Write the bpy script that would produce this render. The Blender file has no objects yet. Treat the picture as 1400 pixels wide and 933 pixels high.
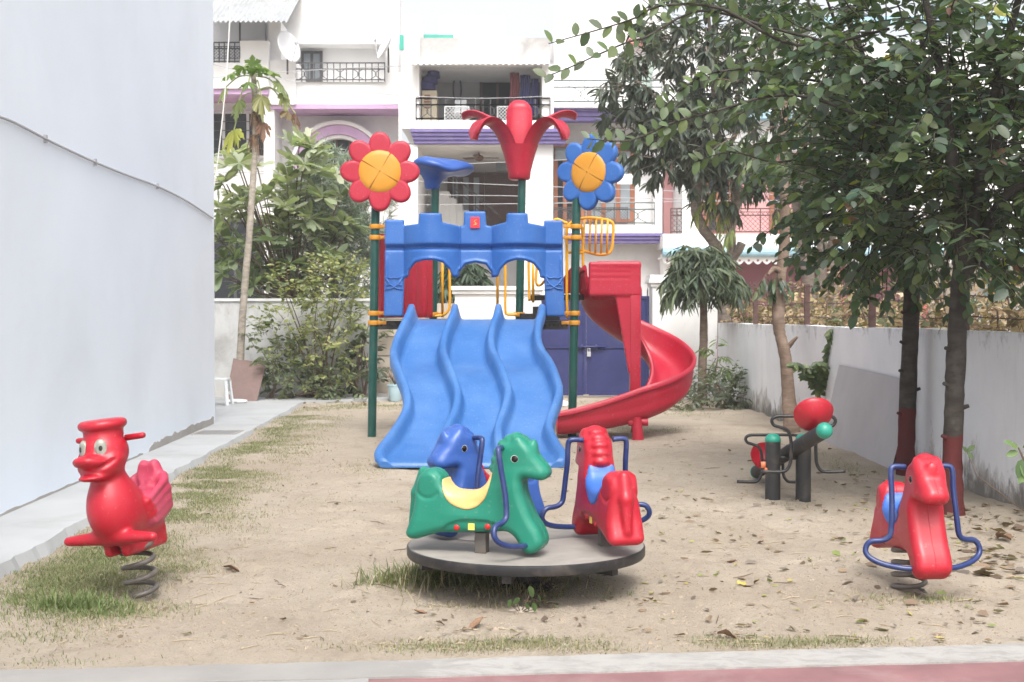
import bpy, bmesh, math, random
import numpy as np
from mathutils import Vector, Matrix, Quaternion

R = math.radians
PI = math.pi
random.seed(7)
rng = np.random.default_rng(11)
scn = bpy.context.scene
COL = scn.collection

# ------------------------------------------------------------------ camera, sky, sun, exposure
F, H = 1800.0, 1.5                      # focal length in photo pixels, eye height in metres
PITCH = math.atan((466.5 - 432.0) / F)
cam_d = bpy.data.cameras.new('camera')
cam_d.sensor_width = 36.0
cam_d.lens = 36.0 * F / 1400.0
cam_d.clip_end = 2000
cam_d.dof.use_dof = True
cam_d.dof.focus_distance = 9.0
cam_d.dof.aperture_fstop = 6.3
cam = bpy.data.objects.new('camera', cam_d)
COL.objects.link(cam)
cam.location = (0, 0, H)
cam.rotation_euler = (PI / 2 - PITCH, 0, 0)
scn.camera = cam

SUN_EL, SUN_AZ = R(55), R(172)          # azimuth the light comes from, clockwise from +Y
wd = bpy.data.worlds.new('World')
scn.world = wd
wd.use_nodes = True
wn, wl = wd.node_tree.nodes, wd.node_tree.links
bg = wn['Background']
sky = wn.new('ShaderNodeTexSky')
sky.sky_type = 'NISHITA'
sky.sun_disc = False
sky.sun_elevation = SUN_EL
sky.sun_rotation = SUN_AZ
sky.air_density = 1.0
sky.dust_density = 6.0
sky.ozone_density = 1.0
hs = wn.new('ShaderNodeHueSaturation')  # a milky overcast: the sky keeps only a trace of blue
hs.inputs['Saturation'].default_value = 0.25
hs.inputs['Value'].default_value = 1.75
wl.new(sky.outputs[0], hs.inputs['Color'])
wl.new(hs.outputs[0], bg.inputs[0])
bg.inputs[1].default_value = 0.15

sun_d = bpy.data.lights.new('sun', 'SUN')
sun_d.energy = 1.25
sun_d.angle = R(18)
sun_d.color = (1.0, 0.95, 0.88)
sun = bpy.data.objects.new('sun', sun_d)
COL.objects.link(sun)
sdir = Vector((math.sin(SUN_AZ) * math.cos(SUN_EL), math.cos(SUN_AZ) * math.cos(SUN_EL), math.sin(SUN_EL)))
sun.rotation_euler = sdir.to_track_quat('Z', 'Y').to_euler()
sun.location = sdir * 60

scn.view_settings.view_transform = 'Standard'
scn.view_settings.look = 'None'
scn.view_settings.exposure = 0.36
scn.view_settings.gamma = 1.0
scn.view_settings.use_curve_mapping = False
scn.cycles.max_bounces = 8
scn.cycles.transparent_max_bounces = 6

# ------------------------------------------------------------------ from the photo to metres
cp, sp = math.cos(PITCH), math.sin(PITCH)
def ray(px, py):
    u, v = (px - 700.0) / F, (466.5 - py) / F
    return Vector((u, cp + v * sp, -sp + v * cp))
def P(px, py, Y):
    d = ray(px, py)
    return Vector((0, 0, H)) + d * (Y / d.y)
def G(px, py, z=0.0):
    d = ray(px, py)
    return Vector((0, 0, H)) + d * ((z - H) / d.z)

# ------------------------------------------------------------------ helpers
ORG = {}
def org(o):
    return ORG.get(o.name, Vector((0, 0, 0))) if o is not None else Vector((0, 0, 0))
def tag(o, label=None, cat=None, group=None, kind=None):
    if label: o['label'] = label
    if cat: o['category'] = cat
    if group: o['group'] = group
    if kind: o['kind'] = kind
    return o
def empty(name, loc, label, cat, group=None, rz=0.0):
    o = bpy.data.objects.new(name, None)
    COL.objects.link(o)
    o.location = loc
    o.rotation_euler = (0, 0, rz)
    o.empty_display_size = 0.1
    ORG[o.name] = Vector(loc)
    return tag(o, label, cat, group)
def link_mesh(name, me, parent=None):
    o = bpy.data.objects.new(name, me)
    COL.objects.link(o)
    if parent is not None:
        o.parent = parent
    ORG[o.name] = org(parent)
    return o
def copy_tree(o, parent=None):
    c = o.copy()
    COL.objects.link(c)
    ORG[c.name] = org(o)
    if parent is not None:
        c.parent = parent
    for ch in list(o.children):
        copy_tree(ch, c)
    return c

class MB:
    """collects shapes in world (or local) metres and links them as one mesh object"""
    def __init__(s):
        s.v, s.f, s.m, s.mi = [], [], [], 0
    def add(s, vs, fs):
        n = len(s.v)
        s.v.extend([tuple(v) for v in vs])
        s.f.extend([tuple(i + n for i in f) for f in fs])
        s.m.extend([s.mi] * len(fs))
        return s
    def box(s, x0, x1, y0, y1, z0, z1):
        x0, x1 = min(x0, x1), max(x0, x1); y0, y1 = min(y0, y1), max(y0, y1); z0, z1 = min(z0, z1), max(z0, z1)
        vs = [(x0,y0,z0),(x1,y0,z0),(x1,y1,z0),(x0,y1,z0),(x0,y0,z1),(x1,y0,z1),(x1,y1,z1),(x0,y1,z1)]
        return s.add(vs, [(3,2,1,0),(4,5,6,7),(0,1,5,4),(1,2,6,5),(2,3,7,6),(3,0,4,7)])
    def bbox(s, x0, x1, y0, y1, z0, z1, b=0.01):
        """box with chamfered edges"""
        bm = bmesh.new()
        bmesh.ops.create_cube(bm, size=1.0)
        for v in bm.verts:
            v.co = Vector(((x0+x1)/2 + v.co.x*abs(x1-x0), (y0+y1)/2 + v.co.y*abs(y1-y0), (z0+z1)/2 + v.co.z*abs(z1-z0)))
        bmesh.ops.bevel(bm, geom=bm.edges[:], offset=b, segments=2, affect='EDGES', profile=0.6)
        bm.verts.index_update()
        s.add([v.co[:] for v in bm.verts], [[v.index for v in f.verts] for f in bm.faces])
        bm.free()
        return s
    def pbox(s, a0, a1, b0, b1, Y0, Y1):
        """box whose front face at depth Y0 fills photo columns a0-a1 and rows b0-b1"""
        p, q = P(a0, b1, Y0), P(a1, b0, Y0)
        return s.box(p.x, q.x, Y0, Y1, p.z, q.z)
    def obox(s, M, sx, sy, sz):
        vs = []
        for z in (-.5, .5):
            for (x, y) in ((-.5,-.5),(.5,-.5),(.5,.5),(-.5,.5)):
                vs.append(M @ Vector((x*sx, y*sy, z*sz)))
        return s.add(vs, [(3,2,1,0),(4,5,6,7),(0,1,5,4),(1,2,6,5),(2,3,7,6),(3,0,4,7)])
    def bar(s, a, b, w, h=None, roll=0.0):
        a, b = Vector(a), Vector(b)
        d = b - a
        q = d.to_track_quat('X', 'Z').to_matrix().to_4x4()
        return s.obox(Matrix.Translation((a + b) / 2) @ q @ Matrix.Rotation(roll, 4, 'X'), d.length, w, h or w)
    def tube(s, pts, rad, n=8, caps=True, rough=0.0, flat=1.0):
        pts = [Vector(p) for p in pts]
        k = len(pts)
        rad = list(rad) if hasattr(rad, '__len__') else [rad] * k
        T = [(pts[min(i+1,k-1)] - pts[max(i-1,0)]).normalized() for i in range(k)]
        u = T[0].orthogonal().normalized()
        if abs(T[0].z) < .9:
            u = T[0].cross(Vector((0,0,1))).normalized()
        vs, fs = [], []
        for i in range(k):
            if i:
                u = (u - T[i] * u.dot(T[i]))
                u = u.normalized() if u.length > 1e-6 else T[i].orthogonal().normalized()
            w = T[i].cross(u)
            for j in range(n):
                a = 2 * PI * j / n
                r = rad[i] * (1 + (random.uniform(-rough, rough) if rough else 0))
                vs.append(pts[i] + u * (math.cos(a) * r) + w * (math.sin(a) * r * flat))
        for i in range(k - 1):
            for j in range(n):
                j2 = (j + 1) % n
                fs.append((i*n+j, i*n+j2, (i+1)*n+j2, (i+1)*n+j))
        if caps:
            fs.append(tuple(range(n))[::-1])
            fs.append(tuple((k-1)*n + j for j in range(n)))
        return s.add(vs, fs)
    def lathe(s, prof, c=(0,0,0), n=24, caps=True):
        vs, fs = [], []
        k = len(prof)
        for (r, z) in prof:
            for j in range(n):
                a = 2 * PI * j / n
                vs.append((c[0] + r*math.cos(a), c[1] + r*math.sin(a), c[2] + z))
        for i in range(k - 1):
            for j in range(n):
                j2 = (j + 1) % n
                fs.append((i*n+j, i*n+j2, (i+1)*n+j2, (i+1)*n+j))
        if caps:
            fs.append(tuple(range(n))[::-1])
            fs.append(tuple((k-1)*n + j for j in range(n)))
        return s.add(vs, fs)
    def prism(s, poly, M, d):
        """polygon (x,z) pushed from y=0 to y=d, then moved by M"""
        n = len(poly)
        vs = [M @ Vector((x, 0, z)) for x, z in poly] + [M @ Vector((x, d, z)) for x, z in poly]
        fs = [tuple(range(n)), tuple(range(2*n-1, n-1, -1))]
        for i in range(n):
            j = (i + 1) % n
            fs.append((j, i, n + i, n + j))
        return s.add(vs, fs)
    def sheet(s, rows, closed=False):
        """grid of points as a surface"""
        k, n = len(rows), len(rows[0])
        vs = [p for r in rows for p in r]
        fs = []
        for i in range(k - 1):
            for j in range(n if closed else n - 1):
                j2 = (j + 1) % n
                fs.append((i*n+j, i*n+j2, (i+1)*n+j2, (i+1)*n+j))
        return s.add(vs, fs)
    def mesh(s, name, mats, o=Vector((0,0,0)), smooth=False):
        me = bpy.data.meshes.new(name)
        me.from_pydata([(x-o.x, y-o.y, z-o.z) for x, y, z in s.v], [], s.f)
        for m in (mats if isinstance(mats, (list, tuple)) else [mats]):
            me.materials.append(m)
        if any(s.m):
            me.polygons.foreach_set('material_index', s.m)
        me.update()
        bm = bmesh.new(); bm.from_mesh(me)
        bmesh.ops.recalc_face_normals(bm, faces=bm.faces[:])
        bm.to_mesh(me); bm.free()
        if smooth is True:
            me.polygons.foreach_set('use_smooth', [True] * len(me.polygons))
        elif smooth:
            me.polygons.foreach_set('use_smooth', [True] * len(me.polygons))
            me.set_sharp_from_angle(angle=R(smooth))
        return me
    def build(s, name, mats, parent=None, smooth=False):
        return link_mesh(name, s.mesh(name, mats, org(parent), smooth), parent)
    def local(s, name, mats, parent=None, smooth=False):
        return link_mesh(name, s.mesh(name, mats, Vector((0,0,0)), smooth), parent)

def catmull(pts, n=6, closed=False):
    pts = [np.array(p, float) for p in pts]
    k = len(pts)
    out = []
    rng_ = range(k if closed else k - 1)
    for i in rng_:
        if closed:
            p0, p1, p2, p3 = pts[i-1], pts[i], pts[(i+1) % k], pts[(i+2) % k]
        else:
            p0, p1, p2, p3 = pts[max(i-1,0)], pts[i], pts[i+1], pts[min(i+2,k-1)]
        for j in range(n):
            t = j / n
            out.append(.5*((2*p1)+(-p0+p2)*t+(2*p0-5*p1+4*p2-p3)*t*t+(-p0+3*p1-3*p2+p3)*t**3))
    if not closed:
        out.append(pts[-1])
    return [tuple(p) for p in out]
def interp(x, xs, ys):
    return float(np.interp(x, xs, ys))

# signed distance fields meshed with surface nets: for moulded plastic shapes
def poly_sdf(poly, X, Z):
    p = np.array(poly)
    q = np.roll(p, -1, axis=0)
    d = np.full(X.shape, 1e9)
    s = np.ones(X.shape)
    for (ax, az), (bx, bz) in zip(p, q):
        ex, ez = bx - ax, bz - az
        wx, wz = X - ax, Z - az
        t = np.clip((wx*ex + wz*ez) / (ex*ex + ez*ez + 1e-12), 0, 1)
        d = np.minimum(d, (wx-ex*t)**2 + (wz-ez*t)**2)
        c1, c2, c3 = Z >= az, Z < bz, ex*wz > ez*wx
        flip = (c1 & c2 & c3) | (~c1 & ~c2 & ~c3)
        s = np.where(flip, -s, s)
    return s * np.sqrt(d)
def smin(a, b, k):
    h = np.clip(.5 + .5*(b - a)/k, 0, 1)
    return b + (a - b)*h - k*h*(1 - h)
def ell(X, Y, Z, c, r):
    k = np.sqrt(((X-c[0])/r[0])**2 + ((Y-c[1])/r[1])**2 + ((Z-c[2])/r[2])**2)
    return (k - 1) * min(r)
def caps(X, Y, Z, a, b, ra, rb=None):
    a, b = np.array(a, float), np.array(b, float)
    d = b - a
    t = np.clip(((X-a[0])*d[0] + (Y-a[1])*d[1] + (Z-a[2])*d[2]) / (d @ d), 0, 1)
    r = ra + ((ra if rb is None else rb) - ra) * t
    return np.sqrt((X-a[0]-d[0]*t)**2 + (Y-a[1]-d[1]*t)**2 + (Z-a[2]-d[2]*t)**2) - r
def rbox(X, Y, Z, c, h, r):
    qx, qy, qz = np.abs(X-c[0])-h[0]+r, np.abs(Y-c[1])-h[1]+r, np.abs(Z-c[2])-h[2]+r
    return np.sqrt(np.maximum(qx,0)**2+np.maximum(qy,0)**2+np.maximum(qz,0)**2) + np.minimum(np.maximum(qx,np.maximum(qy,qz)),0) - r
def extrude(d2, dy, r):
    """2D distance d2 and distance through the thickness dy joined with a round edge r"""
    a, b = d2 + r, dy + r
    return np.sqrt(np.maximum(a,0)**2 + np.maximum(b,0)**2) + np.minimum(np.maximum(a,b),0) - r
def surfnet(fn, lo, hi, h):
    ax = [np.arange(lo[i], hi[i] + h, h) for i in range(3)]
    X, Y, Z = np.meshgrid(*ax, indexing='ij')
    V = fn(X, Y, Z)
    S = V < 0
    nx, ny, nz = V.shape
    sh = (nx-1, ny-1, nz-1)
    acc = np.zeros(sh + (3,)); cnt = np.zeros(sh)
    off = [(i, j, k) for i in (0,1) for j in (0,1) for k in (0,1)]
    def sl(o): return tuple(slice(o[i], o[i] + sh[i]) for i in range(3))
    for a in range(3):
        for o in off:
            if o[a]: continue
            o2 = list(o); o2[a] = 1
            v0, v1 = V[sl(o)], V[sl(o2)]
            m = S[sl(o)] != S[sl(o2)]
            den = np.where(np.abs(v0 - v1) < 1e-12, 1, v0 - v1)
            t = np.where(m, v0 / den, 0)
            for b in range(3):
                acc[..., b] += np.where(m, o[b] + (t if b == a else 0), 0)
            cnt += m
    act = cnt > 0
    idx = -np.ones(sh, int)
    idx[act] = np.arange(act.sum())
    I, J, K = np.nonzero(act)
    pos = acc[act] / cnt[act][:, None]
    verts = np.stack([ax[0][0] + (I + pos[:,0])*h, ax[1][0] + (J + pos[:,1])*h, ax[2][0] + (K + pos[:,2])*h], 1)
    quads = []
    for a in range(3):
        b, c = (a+1) % 3, (a+2) % 3
        s0 = [slice(None)]*3; s1 = [slice(None)]*3
        s0[a] = slice(0, V.shape[a]-1); s1[a] = slice(1, V.shape[a])
        for q in (b, c):
            s0[q] = slice(1, V.shape[q]-1); s1[q] = slice(1, V.shape[q]-1)
        A, B = S[tuple(s0)], S[tuple(s1)]
        for flip in (False, True):
            w = (A & ~B) if not flip else (~A & B)
            e = np.stack(np.nonzero(w), 1)
            if not len(e): continue
            e[:, b] += 1; e[:, c] += 1
            db = np.zeros(3, int); db[b] = 1
            dc = np.zeros(3, int); dc[c] = 1
            g = [idx[tuple((e + d).T)] for d in (-db-dc, -dc, 0*db, -db)]
            if flip: g = g[::-1]
            quads.append(np.stack(g, 1))
    return verts, np.concatenate(quads)
def np_mesh(name, verts, faces, mats, smooth=True):
    me = bpy.data.meshes.new(name)
    nv, nf, k = len(verts), len(faces), faces.shape[1]
    me.vertices.add(nv); me.vertices.foreach_set('co', np.asarray(verts, np.float32).ravel())
    me.loops.add(nf*k); me.loops.foreach_set('vertex_index', np.asarray(faces, np.int32).ravel())
    me.polygons.add(nf)
    me.polygons.foreach_set('loop_start', np.arange(nf, dtype=np.int32)*k)
    me.polygons.foreach_set('use_smooth', np.full(nf, smooth))
    me.update(calc_edges=True)
    for m in (mats if isinstance(mats, (list, tuple)) else [mats]):
        me.materials.append(m)
    return me

# ------------------------------------------------------------------ materials
def nd(nt, t, **kw):
    n = nt.nodes.new(t)
    for k, v in kw.items():
        setattr(n, k, v)
    return n
def ramp(nt, fac, stops):
    r = nd(nt, 'ShaderNodeValToRGB')
    els = r.color_ramp.elements
    while len(els) < len(stops): els.new(0.5)
    for e, (p, c) in zip(els, stops):
        e.position = p
        e.color = (c, c, c, 1) if not hasattr(c, '__len__') else (c[0], c[1], c[2], 1)
    nt.links.new(fac, r.inputs[0])
    return r.outputs[0]
def noise(nt, scale, detail=4, vec=None, rough=.55, dist=0.0):
    n = nd(nt, 'ShaderNodeTexNoise')
    n.inputs['Scale'].default_value = scale
    n.inputs['Detail'].default_value = detail
    n.inputs['Roughness'].default_value = rough
    n.inputs['Distortion'].default_value = dist
    if vec is not None: nt.links.new(vec, n.inputs['Vector'])
    return n.outputs[0]
def mixc(nt, fac, a, b, mode='MIX'):
    m = nd(nt, 'ShaderNodeMix', data_type='RGBA', blend_type=mode)
    for sock, v in ((m.inputs[0], fac), (m.inputs[6], a), (m.inputs[7], b)):
        if hasattr(v, 'is_linked') or hasattr(v, 'links'):
            nt.links.new(v, sock)
        else:
            sock.default_value = v if not hasattr(v, '__len__') else (v[0], v[1], v[2], 1)
    return m.outputs[2]
def mapping(nt, scale=(1,1,1), loc=(0,0,0), coord='Object'):
    tc = nd(nt, 'ShaderNodeTexCoord')
    mp = nd(nt, 'ShaderNodeMapping')
    mp.inputs['Scale'].default_value = scale
    mp.inputs['Location'].default_value = loc
    nt.links.new(tc.outputs[coord], mp.inputs[0])
    return mp.outputs[0]
def newmat(name):
    m = bpy.data.materials.new(name)
    m.use_nodes = True
    nt = m.node_tree
    return m, nt, nt.nodes['Principled BSDF']
def bump(nt, b, h, strength=.3, dist=.01):
    n = nd(nt, 'ShaderNodeBump')
    n.inputs['Strength'].default_value = strength
    n.inputs['Distance'].default_value = dist
    nt.links.new(h, n.inputs['Height'])
    nt.links.new(n.outputs[0], b.inputs['Normal'])
def pmat(name, col, rough=.5, var=.12, scale=4.0, stain=None, stain_scale=1.5, stain_amt=.5, bmp=0.0, bscale=60.0, bdist=.004, spec=.5, stretch=(1,1,1), metal=0.0):
    """plain painted/plastic/cement material: base colour, soft variation, stains, fine relief"""
    m, nt, b = newmat(name)
    vec = mapping(nt, stretch)
    n1 = noise(nt, scale, 5, vec)
    c = mixc(nt, ramp(nt, n1, [(.3, 0.0), (.7, 1.0)]), tuple(x*(1-var) for x in col), tuple(min(1, x*(1+var)) for x in col))
    if stain is not None:
        n2 = noise(nt, stain_scale, 7, vec, .65, .4)
        s = ramp(nt, n2, [(.5, 0.0), (.72, stain_amt)])
        c = mixc(nt, s, c, stain)
    nt.links.new(c, b.inputs['Base Color'])
    n3 = noise(nt, bscale, 3, vec)
    rr = nd(nt, 'ShaderNodeMapRange')
    rr.inputs[3].default_value = max(0.02, rough - .08); rr.inputs[4].default_value = min(1, rough + .08)
    nt.links.new(n1, rr.inputs[0]); nt.links.new(rr.outputs[0], b.inputs['Roughness'])
    b.inputs['Specular IOR Level'].default_value = spec
    b.inputs['Metallic'].default_value = metal
    if bmp: bump(nt, b, n3, bmp, bdist)
    return m
def leafmat(name, trans=.3, rough=.5, tint=(1,1,1)):
    """leaf colour comes from the per-leaf attribute 'tint'"""
    m, nt, b = newmat(name)
    at = nd(nt, 'ShaderNodeAttribute', attribute_name='tint')
    c = mixc(nt, 1.0, at.outputs[0], tint, 'MULTIPLY')
    nt.links.new(c, b.inputs['Base Color'])
    b.inputs['Roughness'].default_value = rough
    b.inputs['Specular IOR Level'].default_value = .35
    tr = nd(nt, 'ShaderNodeBsdfTranslucent')
    c2 = mixc(nt, 1.0, c, (1.3, 1.5, .6), 'MULTIPLY')
    nt.links.new(c2, tr.inputs[0])
    mx = nd(nt, 'ShaderNodeMixShader')
    mx.inputs[0].default_value = trans
    nt.links.new(b.outputs[0], mx.inputs[1]); nt.links.new(tr.outputs[0], mx.inputs[2])
    nt.links.new(mx.outputs[0], nt.nodes['Material Output'].inputs[0])
    return m
def plastic(name, col, rough=.38, fade=(.75,.6,.6), amt=.22):
    """sun-faded moulded plastic with scuffs and dust specks"""
    m, nt, b = newmat(name)
    vec = mapping(nt)
    n1 = noise(nt, 2.2, 6, vec, .6)
    c = mixc(nt, ramp(nt, n1, [(.42, 0.0), (.75, amt)]), col, fade)
    n2 = noise(nt, 38, 4, vec, .7)
    c = mixc(nt, ramp(nt, n2, [(.60, 0.0), (.74, amt*.9)]), c, (.5,.45,.38))
    n6 = noise(nt, 9, 6, mapping(nt, (7, 1, 1.6)), .75, .3)   # rubbed streaks
    c = mixc(nt, ramp(nt, n6, [(.57, 0.0), (.72, amt*1.3)]), c, fade)
    n4 = noise(nt, 1.1, 3, vec)
    c = mixc(nt, ramp(nt, n4, [(.35, .18), (.6, 0.0)]), c, tuple(x*.55 for x in col))
    nt.links.new(c, b.inputs['Base Color'])
    n3 = noise(nt, 7, 5, vec)
    rr = nd(nt, 'ShaderNodeMapRange')
    rr.inputs[3].default_value = rough-.1; rr.inputs[4].default_value = rough+.2
    nt.links.new(n3, rr.inputs[0]); nt.links.new(rr.outputs[0], b.inputs['Roughness'])
    bump(nt, b, noise(nt, 90, 2, vec), .06, .002)
    return m

M = {}
M['red'] = plastic('red_plastic', (.40, .008, .030), .38, (.48,.05,.085), .3)
M['rider_red'] = plastic('rider_red_plastic', (.40, .006, .020), .34, (.48,.045,.065), .25)
M['duck_pink'] = plastic('faded_pink_plastic', (.42, .030, .075), .5, (.54,.20,.25), .35)
M['blue'] = plastic('blue_plastic', (.022, .112, .38), .42, (.09,.21,.46), .3)
M['slide_blue'] = plastic('slide_blue_plastic', (.030, .128, .36), .38, (.12,.24,.46), .4)
M['horse_blue'] = plastic('horse_blue_plastic', (.025, .085, .33), .36, (.10,.2,.45), .2)
M['seat_blue'] = plastic('seat_blue_plastic', (.03, .12, .46), .36, (.2,.32,.6), .2)
M['yellow'] = plastic('yellow_plastic', (.56, .235, .012), .45, (.60,.34,.09), .25)
M['yellow_metal'] = pmat('yellow_paint', (.80, .38, .015), .38, .08, 9, (.45,.2,.03), 6, .35)
M['cream'] = plastic('cream_plastic', (.72, .45, .16), .36, (.76,.62,.42), .35)
M['horse_green'] = plastic('horse_green_plastic', (.006, .185, .12), .34, (.05,.25,.165), .2)
M['cap_green'] = plastic('cap_green_plastic', (.01, .24, .17), .4, (.1,.35,.28), .2)
M['post_green'] = pmat('dark_green_paint', (.006, .062, .050), .34, .15, 8, (.10,.12,.11), 5, .3)
M['navy'] = pmat('navy_paint', (.014, .030, .12), .32, .12, 14, (.08,.10,.2), 9, .5)
M['gate_blue'] = pmat('gate_navy_paint', (.022, .028, .115), .5, .15, 3, (.06,.065,.13), 2.5, .4)
M['black_metal'] = pmat('black_paint', (.016, .016, .018), .42, .25, 12, (.11,.09,.075), 9, .5, .15, 60)
M['rubber'] = pmat('black_rubber', (.022, .022, .023), .6, .2, 10, (.13,.11,.09), 6, .4)
M['steel'] = pmat('rusty_spring_steel', (.10, .09, .08), .5, .2, 20, (.13,.07,.04), 14, .6, .2, 80)
M['eye_white'] = pmat('eye_white', (.72, .70, .66), .3, .05)
M['eye_black'] = pmat('eye_black', (.012, .010, .010), .15, .05)
M['eye_grey'] = pmat('worn_eye', (.24, .25, .21), .3, .2, 30, (.6,.6,.55), 25, .7)
M['disc'] = pmat('dusty_disc_top', (.27, .25, .225), .75, .14, 3.2, (.15,.135,.12), 2.6, .6, .15, 120)
M['reflector'] = pmat('red_reflector', (.5, .02, .02), .15, .05)
M['sticker'] = pmat('yellow_sticker', (.85, .62, .12), .4, .05)
M['sticker_red'] = pmat('red_sticker', (.65, .03, .05), .4, .05)
M['white_wall'] = pmat('white_house_paint', (.74, .735, .73), .75, .04, 1.2, (.52,.50,.48), .9, .45, .12, 30)
M['cool_wall'] = pmat('cool_white_paint', (.74, .80, .875), .7, .03, .8, (.64,.69,.75), .55, .4, .12, 25)
M['grey_wall'] = pmat('grey_paint', (.50, .50, .51), .8, .05, 1.2, (.42,.41,.40), 1.0, .4)
M['purple'] = pmat('purple_paint', (.155, .12, .31), .6, .1, 2, (.30,.27,.42), 2.5, .4)
M['mauve'] = pmat('mauve_paint', (.50, .33, .52), .6, .08, 2)
M['cyan'] = pmat('light_blue_paint', (.27, .44, .53), .6, .06, 2, (.4,.6,.68), 2.5, .4)
M['pink_wall'] = pmat('pink_paint', (.58, .30, .30), .75, .06, 1.2, (.5,.3,.3), 1.3, .3)
M['maroon'] = pmat('maroon_paint', (.25, .10, .13), .7, .08, 1.5)
M['wood'] = pmat('brown_wood', (.27, .10, .05), .5, .2, 3, None, stretch=(6,6,.6))
M['dark_wood'] = pmat('dark_brown_wood', (.075, .04, .032), .5, .2, 3, None, stretch=(6,6,.6))
M['rail'] = pmat('dark_rail_paint', (.06, .058, .062), .5, .15, 10)
M['rail_green'] = pmat('green_rail_paint', (.07, .10, .095), .5, .15, 10)
M['rail_brown'] = pmat('brown_rail_paint', (.10, .055, .05), .55, .2, 10)
M['tin'] = pmat('weathered_tin', (.34, .35, .36), .5, .12, 3, (.22,.21,.2), 2, .5)
M['dish'] = pmat('white_dish', (.72, .72, .73), .45, .06, 4)
M['cloth_blue'] = pmat('blue_cloth', (.07, .07, .2), .85, .25, 8, stretch=(8,8,1))
M['cloth_red'] = pmat('dusky_red_cloth', (.24, .07, .08), .85, .25, 8, stretch=(8,8,1))
M['cream_paint'] = pmat('cream_paint', (.62, .54, .40), .6, .08, 3)
M['teal_sheet'] = pmat('teal_sheet', (.05, .36, .28), .6, .1, 3)
M['cement'] = pmat('bare_cement', (.36, .34, .32), .85, .12, 3, (.26,.24,.22), 2.2, .5, .25, 70)
M['stone'] = pmat('beige_stone', (.40, .35, .29), .8, .12, 3.5, (.3,.26,.22), 2.5, .4, .2, 60)
M['board_grey'] = pmat('grey_board', (.40, .39, .40), .7, .05, 3, (.47,.46,.46), 1.4, .5, .08, 60)
M['board_brown'] = pmat('brown_board', (.19, .125, .11), .7, .12, 3, (.12,.08,.07), 3, .4)
M['white_plastic'] = pmat('white_plastic', (.70, .72, .73), .4, .04, 4)
M['paper'] = pmat('crumpled_paper', (.70, .69, .66), .8, .06, 8)
M['pot'] = pmat('pale_blue_pot', (.42, .58, .64), .45, .06, 5)
M['wire'] = pmat('wire', (.06, .06, .065), .5, .1)
M['cable'] = pmat('grey_cable', (.38, .38, .40), .5, .1, 6)
M['rust_iron'] = pmat('rusty_iron', (.085, .045, .04), .7, .25, 14, (.14,.07,.05), 9, .5)
M['orange_rag'] = pmat('orange_plastic_cap', (.75, .22, .10), .5, .2, 30)
M['glass'] = pmat('dark_glass', (.022, .025, .03), .3, .1, 2, spec=.2)
M['curtain_glass'] = pmat('curtained_glass', (.24, .27, .29), .3, .15, 2, spec=.3)
M['fan'] = pmat('brown_fan', (.16, .09, .07), .4, .1)
M['twig'] = pmat('twig_bark', (.13, .095, .07), .8, .2, 10)
M['dry_leaf'] = pmat('dry_fallen_leaf', (.20, .115, .065), .7, .3, 20)
M['dry_leaf_yellow'] = pmat('yellowed_fallen_leaf', (.40, .33, .08), .6, .3, 20)
M['leaf'] = leafmat('leaf', .34, .40, (1.12, 1.02, 1.15))
M['leaf_dull'] = leafmat('dull_leaf', .2, .62)
M['grass'] = leafmat('grass_blade', .3, .65)
def bark(name, col, ridge=.6, paint_top=None, paint=(.105,.024,.024)):
    m, nt, b = newmat(name)
    vec = mapping(nt, (3, 3, 9))
    n1 = noise(nt, 2.2, 6, vec, .65, .5)
    c = mixc(nt, ramp(nt, n1, [(.3, 0.0), (.7, 1.0)]), tuple(x*.62 for x in col), tuple(x*1.3 for x in col))
    v2 = mapping(nt, (1, 1, 1))
    c = mixc(nt, ramp(nt, noise(nt, 5, 4, v2), [(.52, 0.0), (.7, .5)]), c, tuple(min(1, x*1.5+.05) for x in col))
    if paint_top is not None:
        tc = nd(nt, 'ShaderNodeTexCoord'); sx = nd(nt, 'ShaderNodeSeparateXYZ')
        nt.links.new(tc.outputs['Object'], sx.inputs[0])
        ad = nd(nt, 'ShaderNodeMath', operation='MULTIPLY_ADD')
        nt.links.new(noise(nt, 18, 3, v2), ad.inputs[0]); ad.inputs[1].default_value = .07
        nt.links.new(sx.outputs[2], ad.inputs[2])
        gt = nd(nt, 'ShaderNodeMath', operation='LESS_THAN')
        nt.links.new(ad.outputs[0], gt.inputs[0]); gt.inputs[1].default_value = paint_top
        mu = nd(nt, 'ShaderNodeMath', operation='MULTIPLY')
        nt.links.new(gt.outputs[0], mu.inputs[0])
        nt.links.new(ramp(nt, noise(nt, 9, 6, v2, .7), [(.3, .45), (.5, .95)]), mu.inputs[1])
        c = mixc(nt, mu.outputs[0], c, paint)
    nt.links.new(c, b.inputs['Base Color'])
    b.inputs['Roughness'].default_value = .9
    b.inputs['Specular IOR Level'].default_value = .2
    bump(nt, b, n1, ridge, .012)
    return m
# ================================================================== the setting: ground, paths, walls
def vnoise(x, y, seed=0):
    """smooth value noise on arrays"""
    r = np.random.default_rng(seed)
    T = r.random((64, 64))
    xi, yi = np.floor(x).astype(int), np.floor(y).astype(int)
    fx, fy = x - xi, y - yi
    fx, fy = fx*fx*(3-2*fx), fy*fy*(3-2*fy)
    a, b = T[xi % 64, yi % 64], T[(xi+1) % 64, yi % 64]
    c, d = T[xi % 64, (yi+1) % 64], T[(xi+1) % 64, (yi+1) % 64]
    return (a*(1-fx)+b*fx)*(1-fy) + (c*(1-fx)+d*fx)*fy

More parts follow.
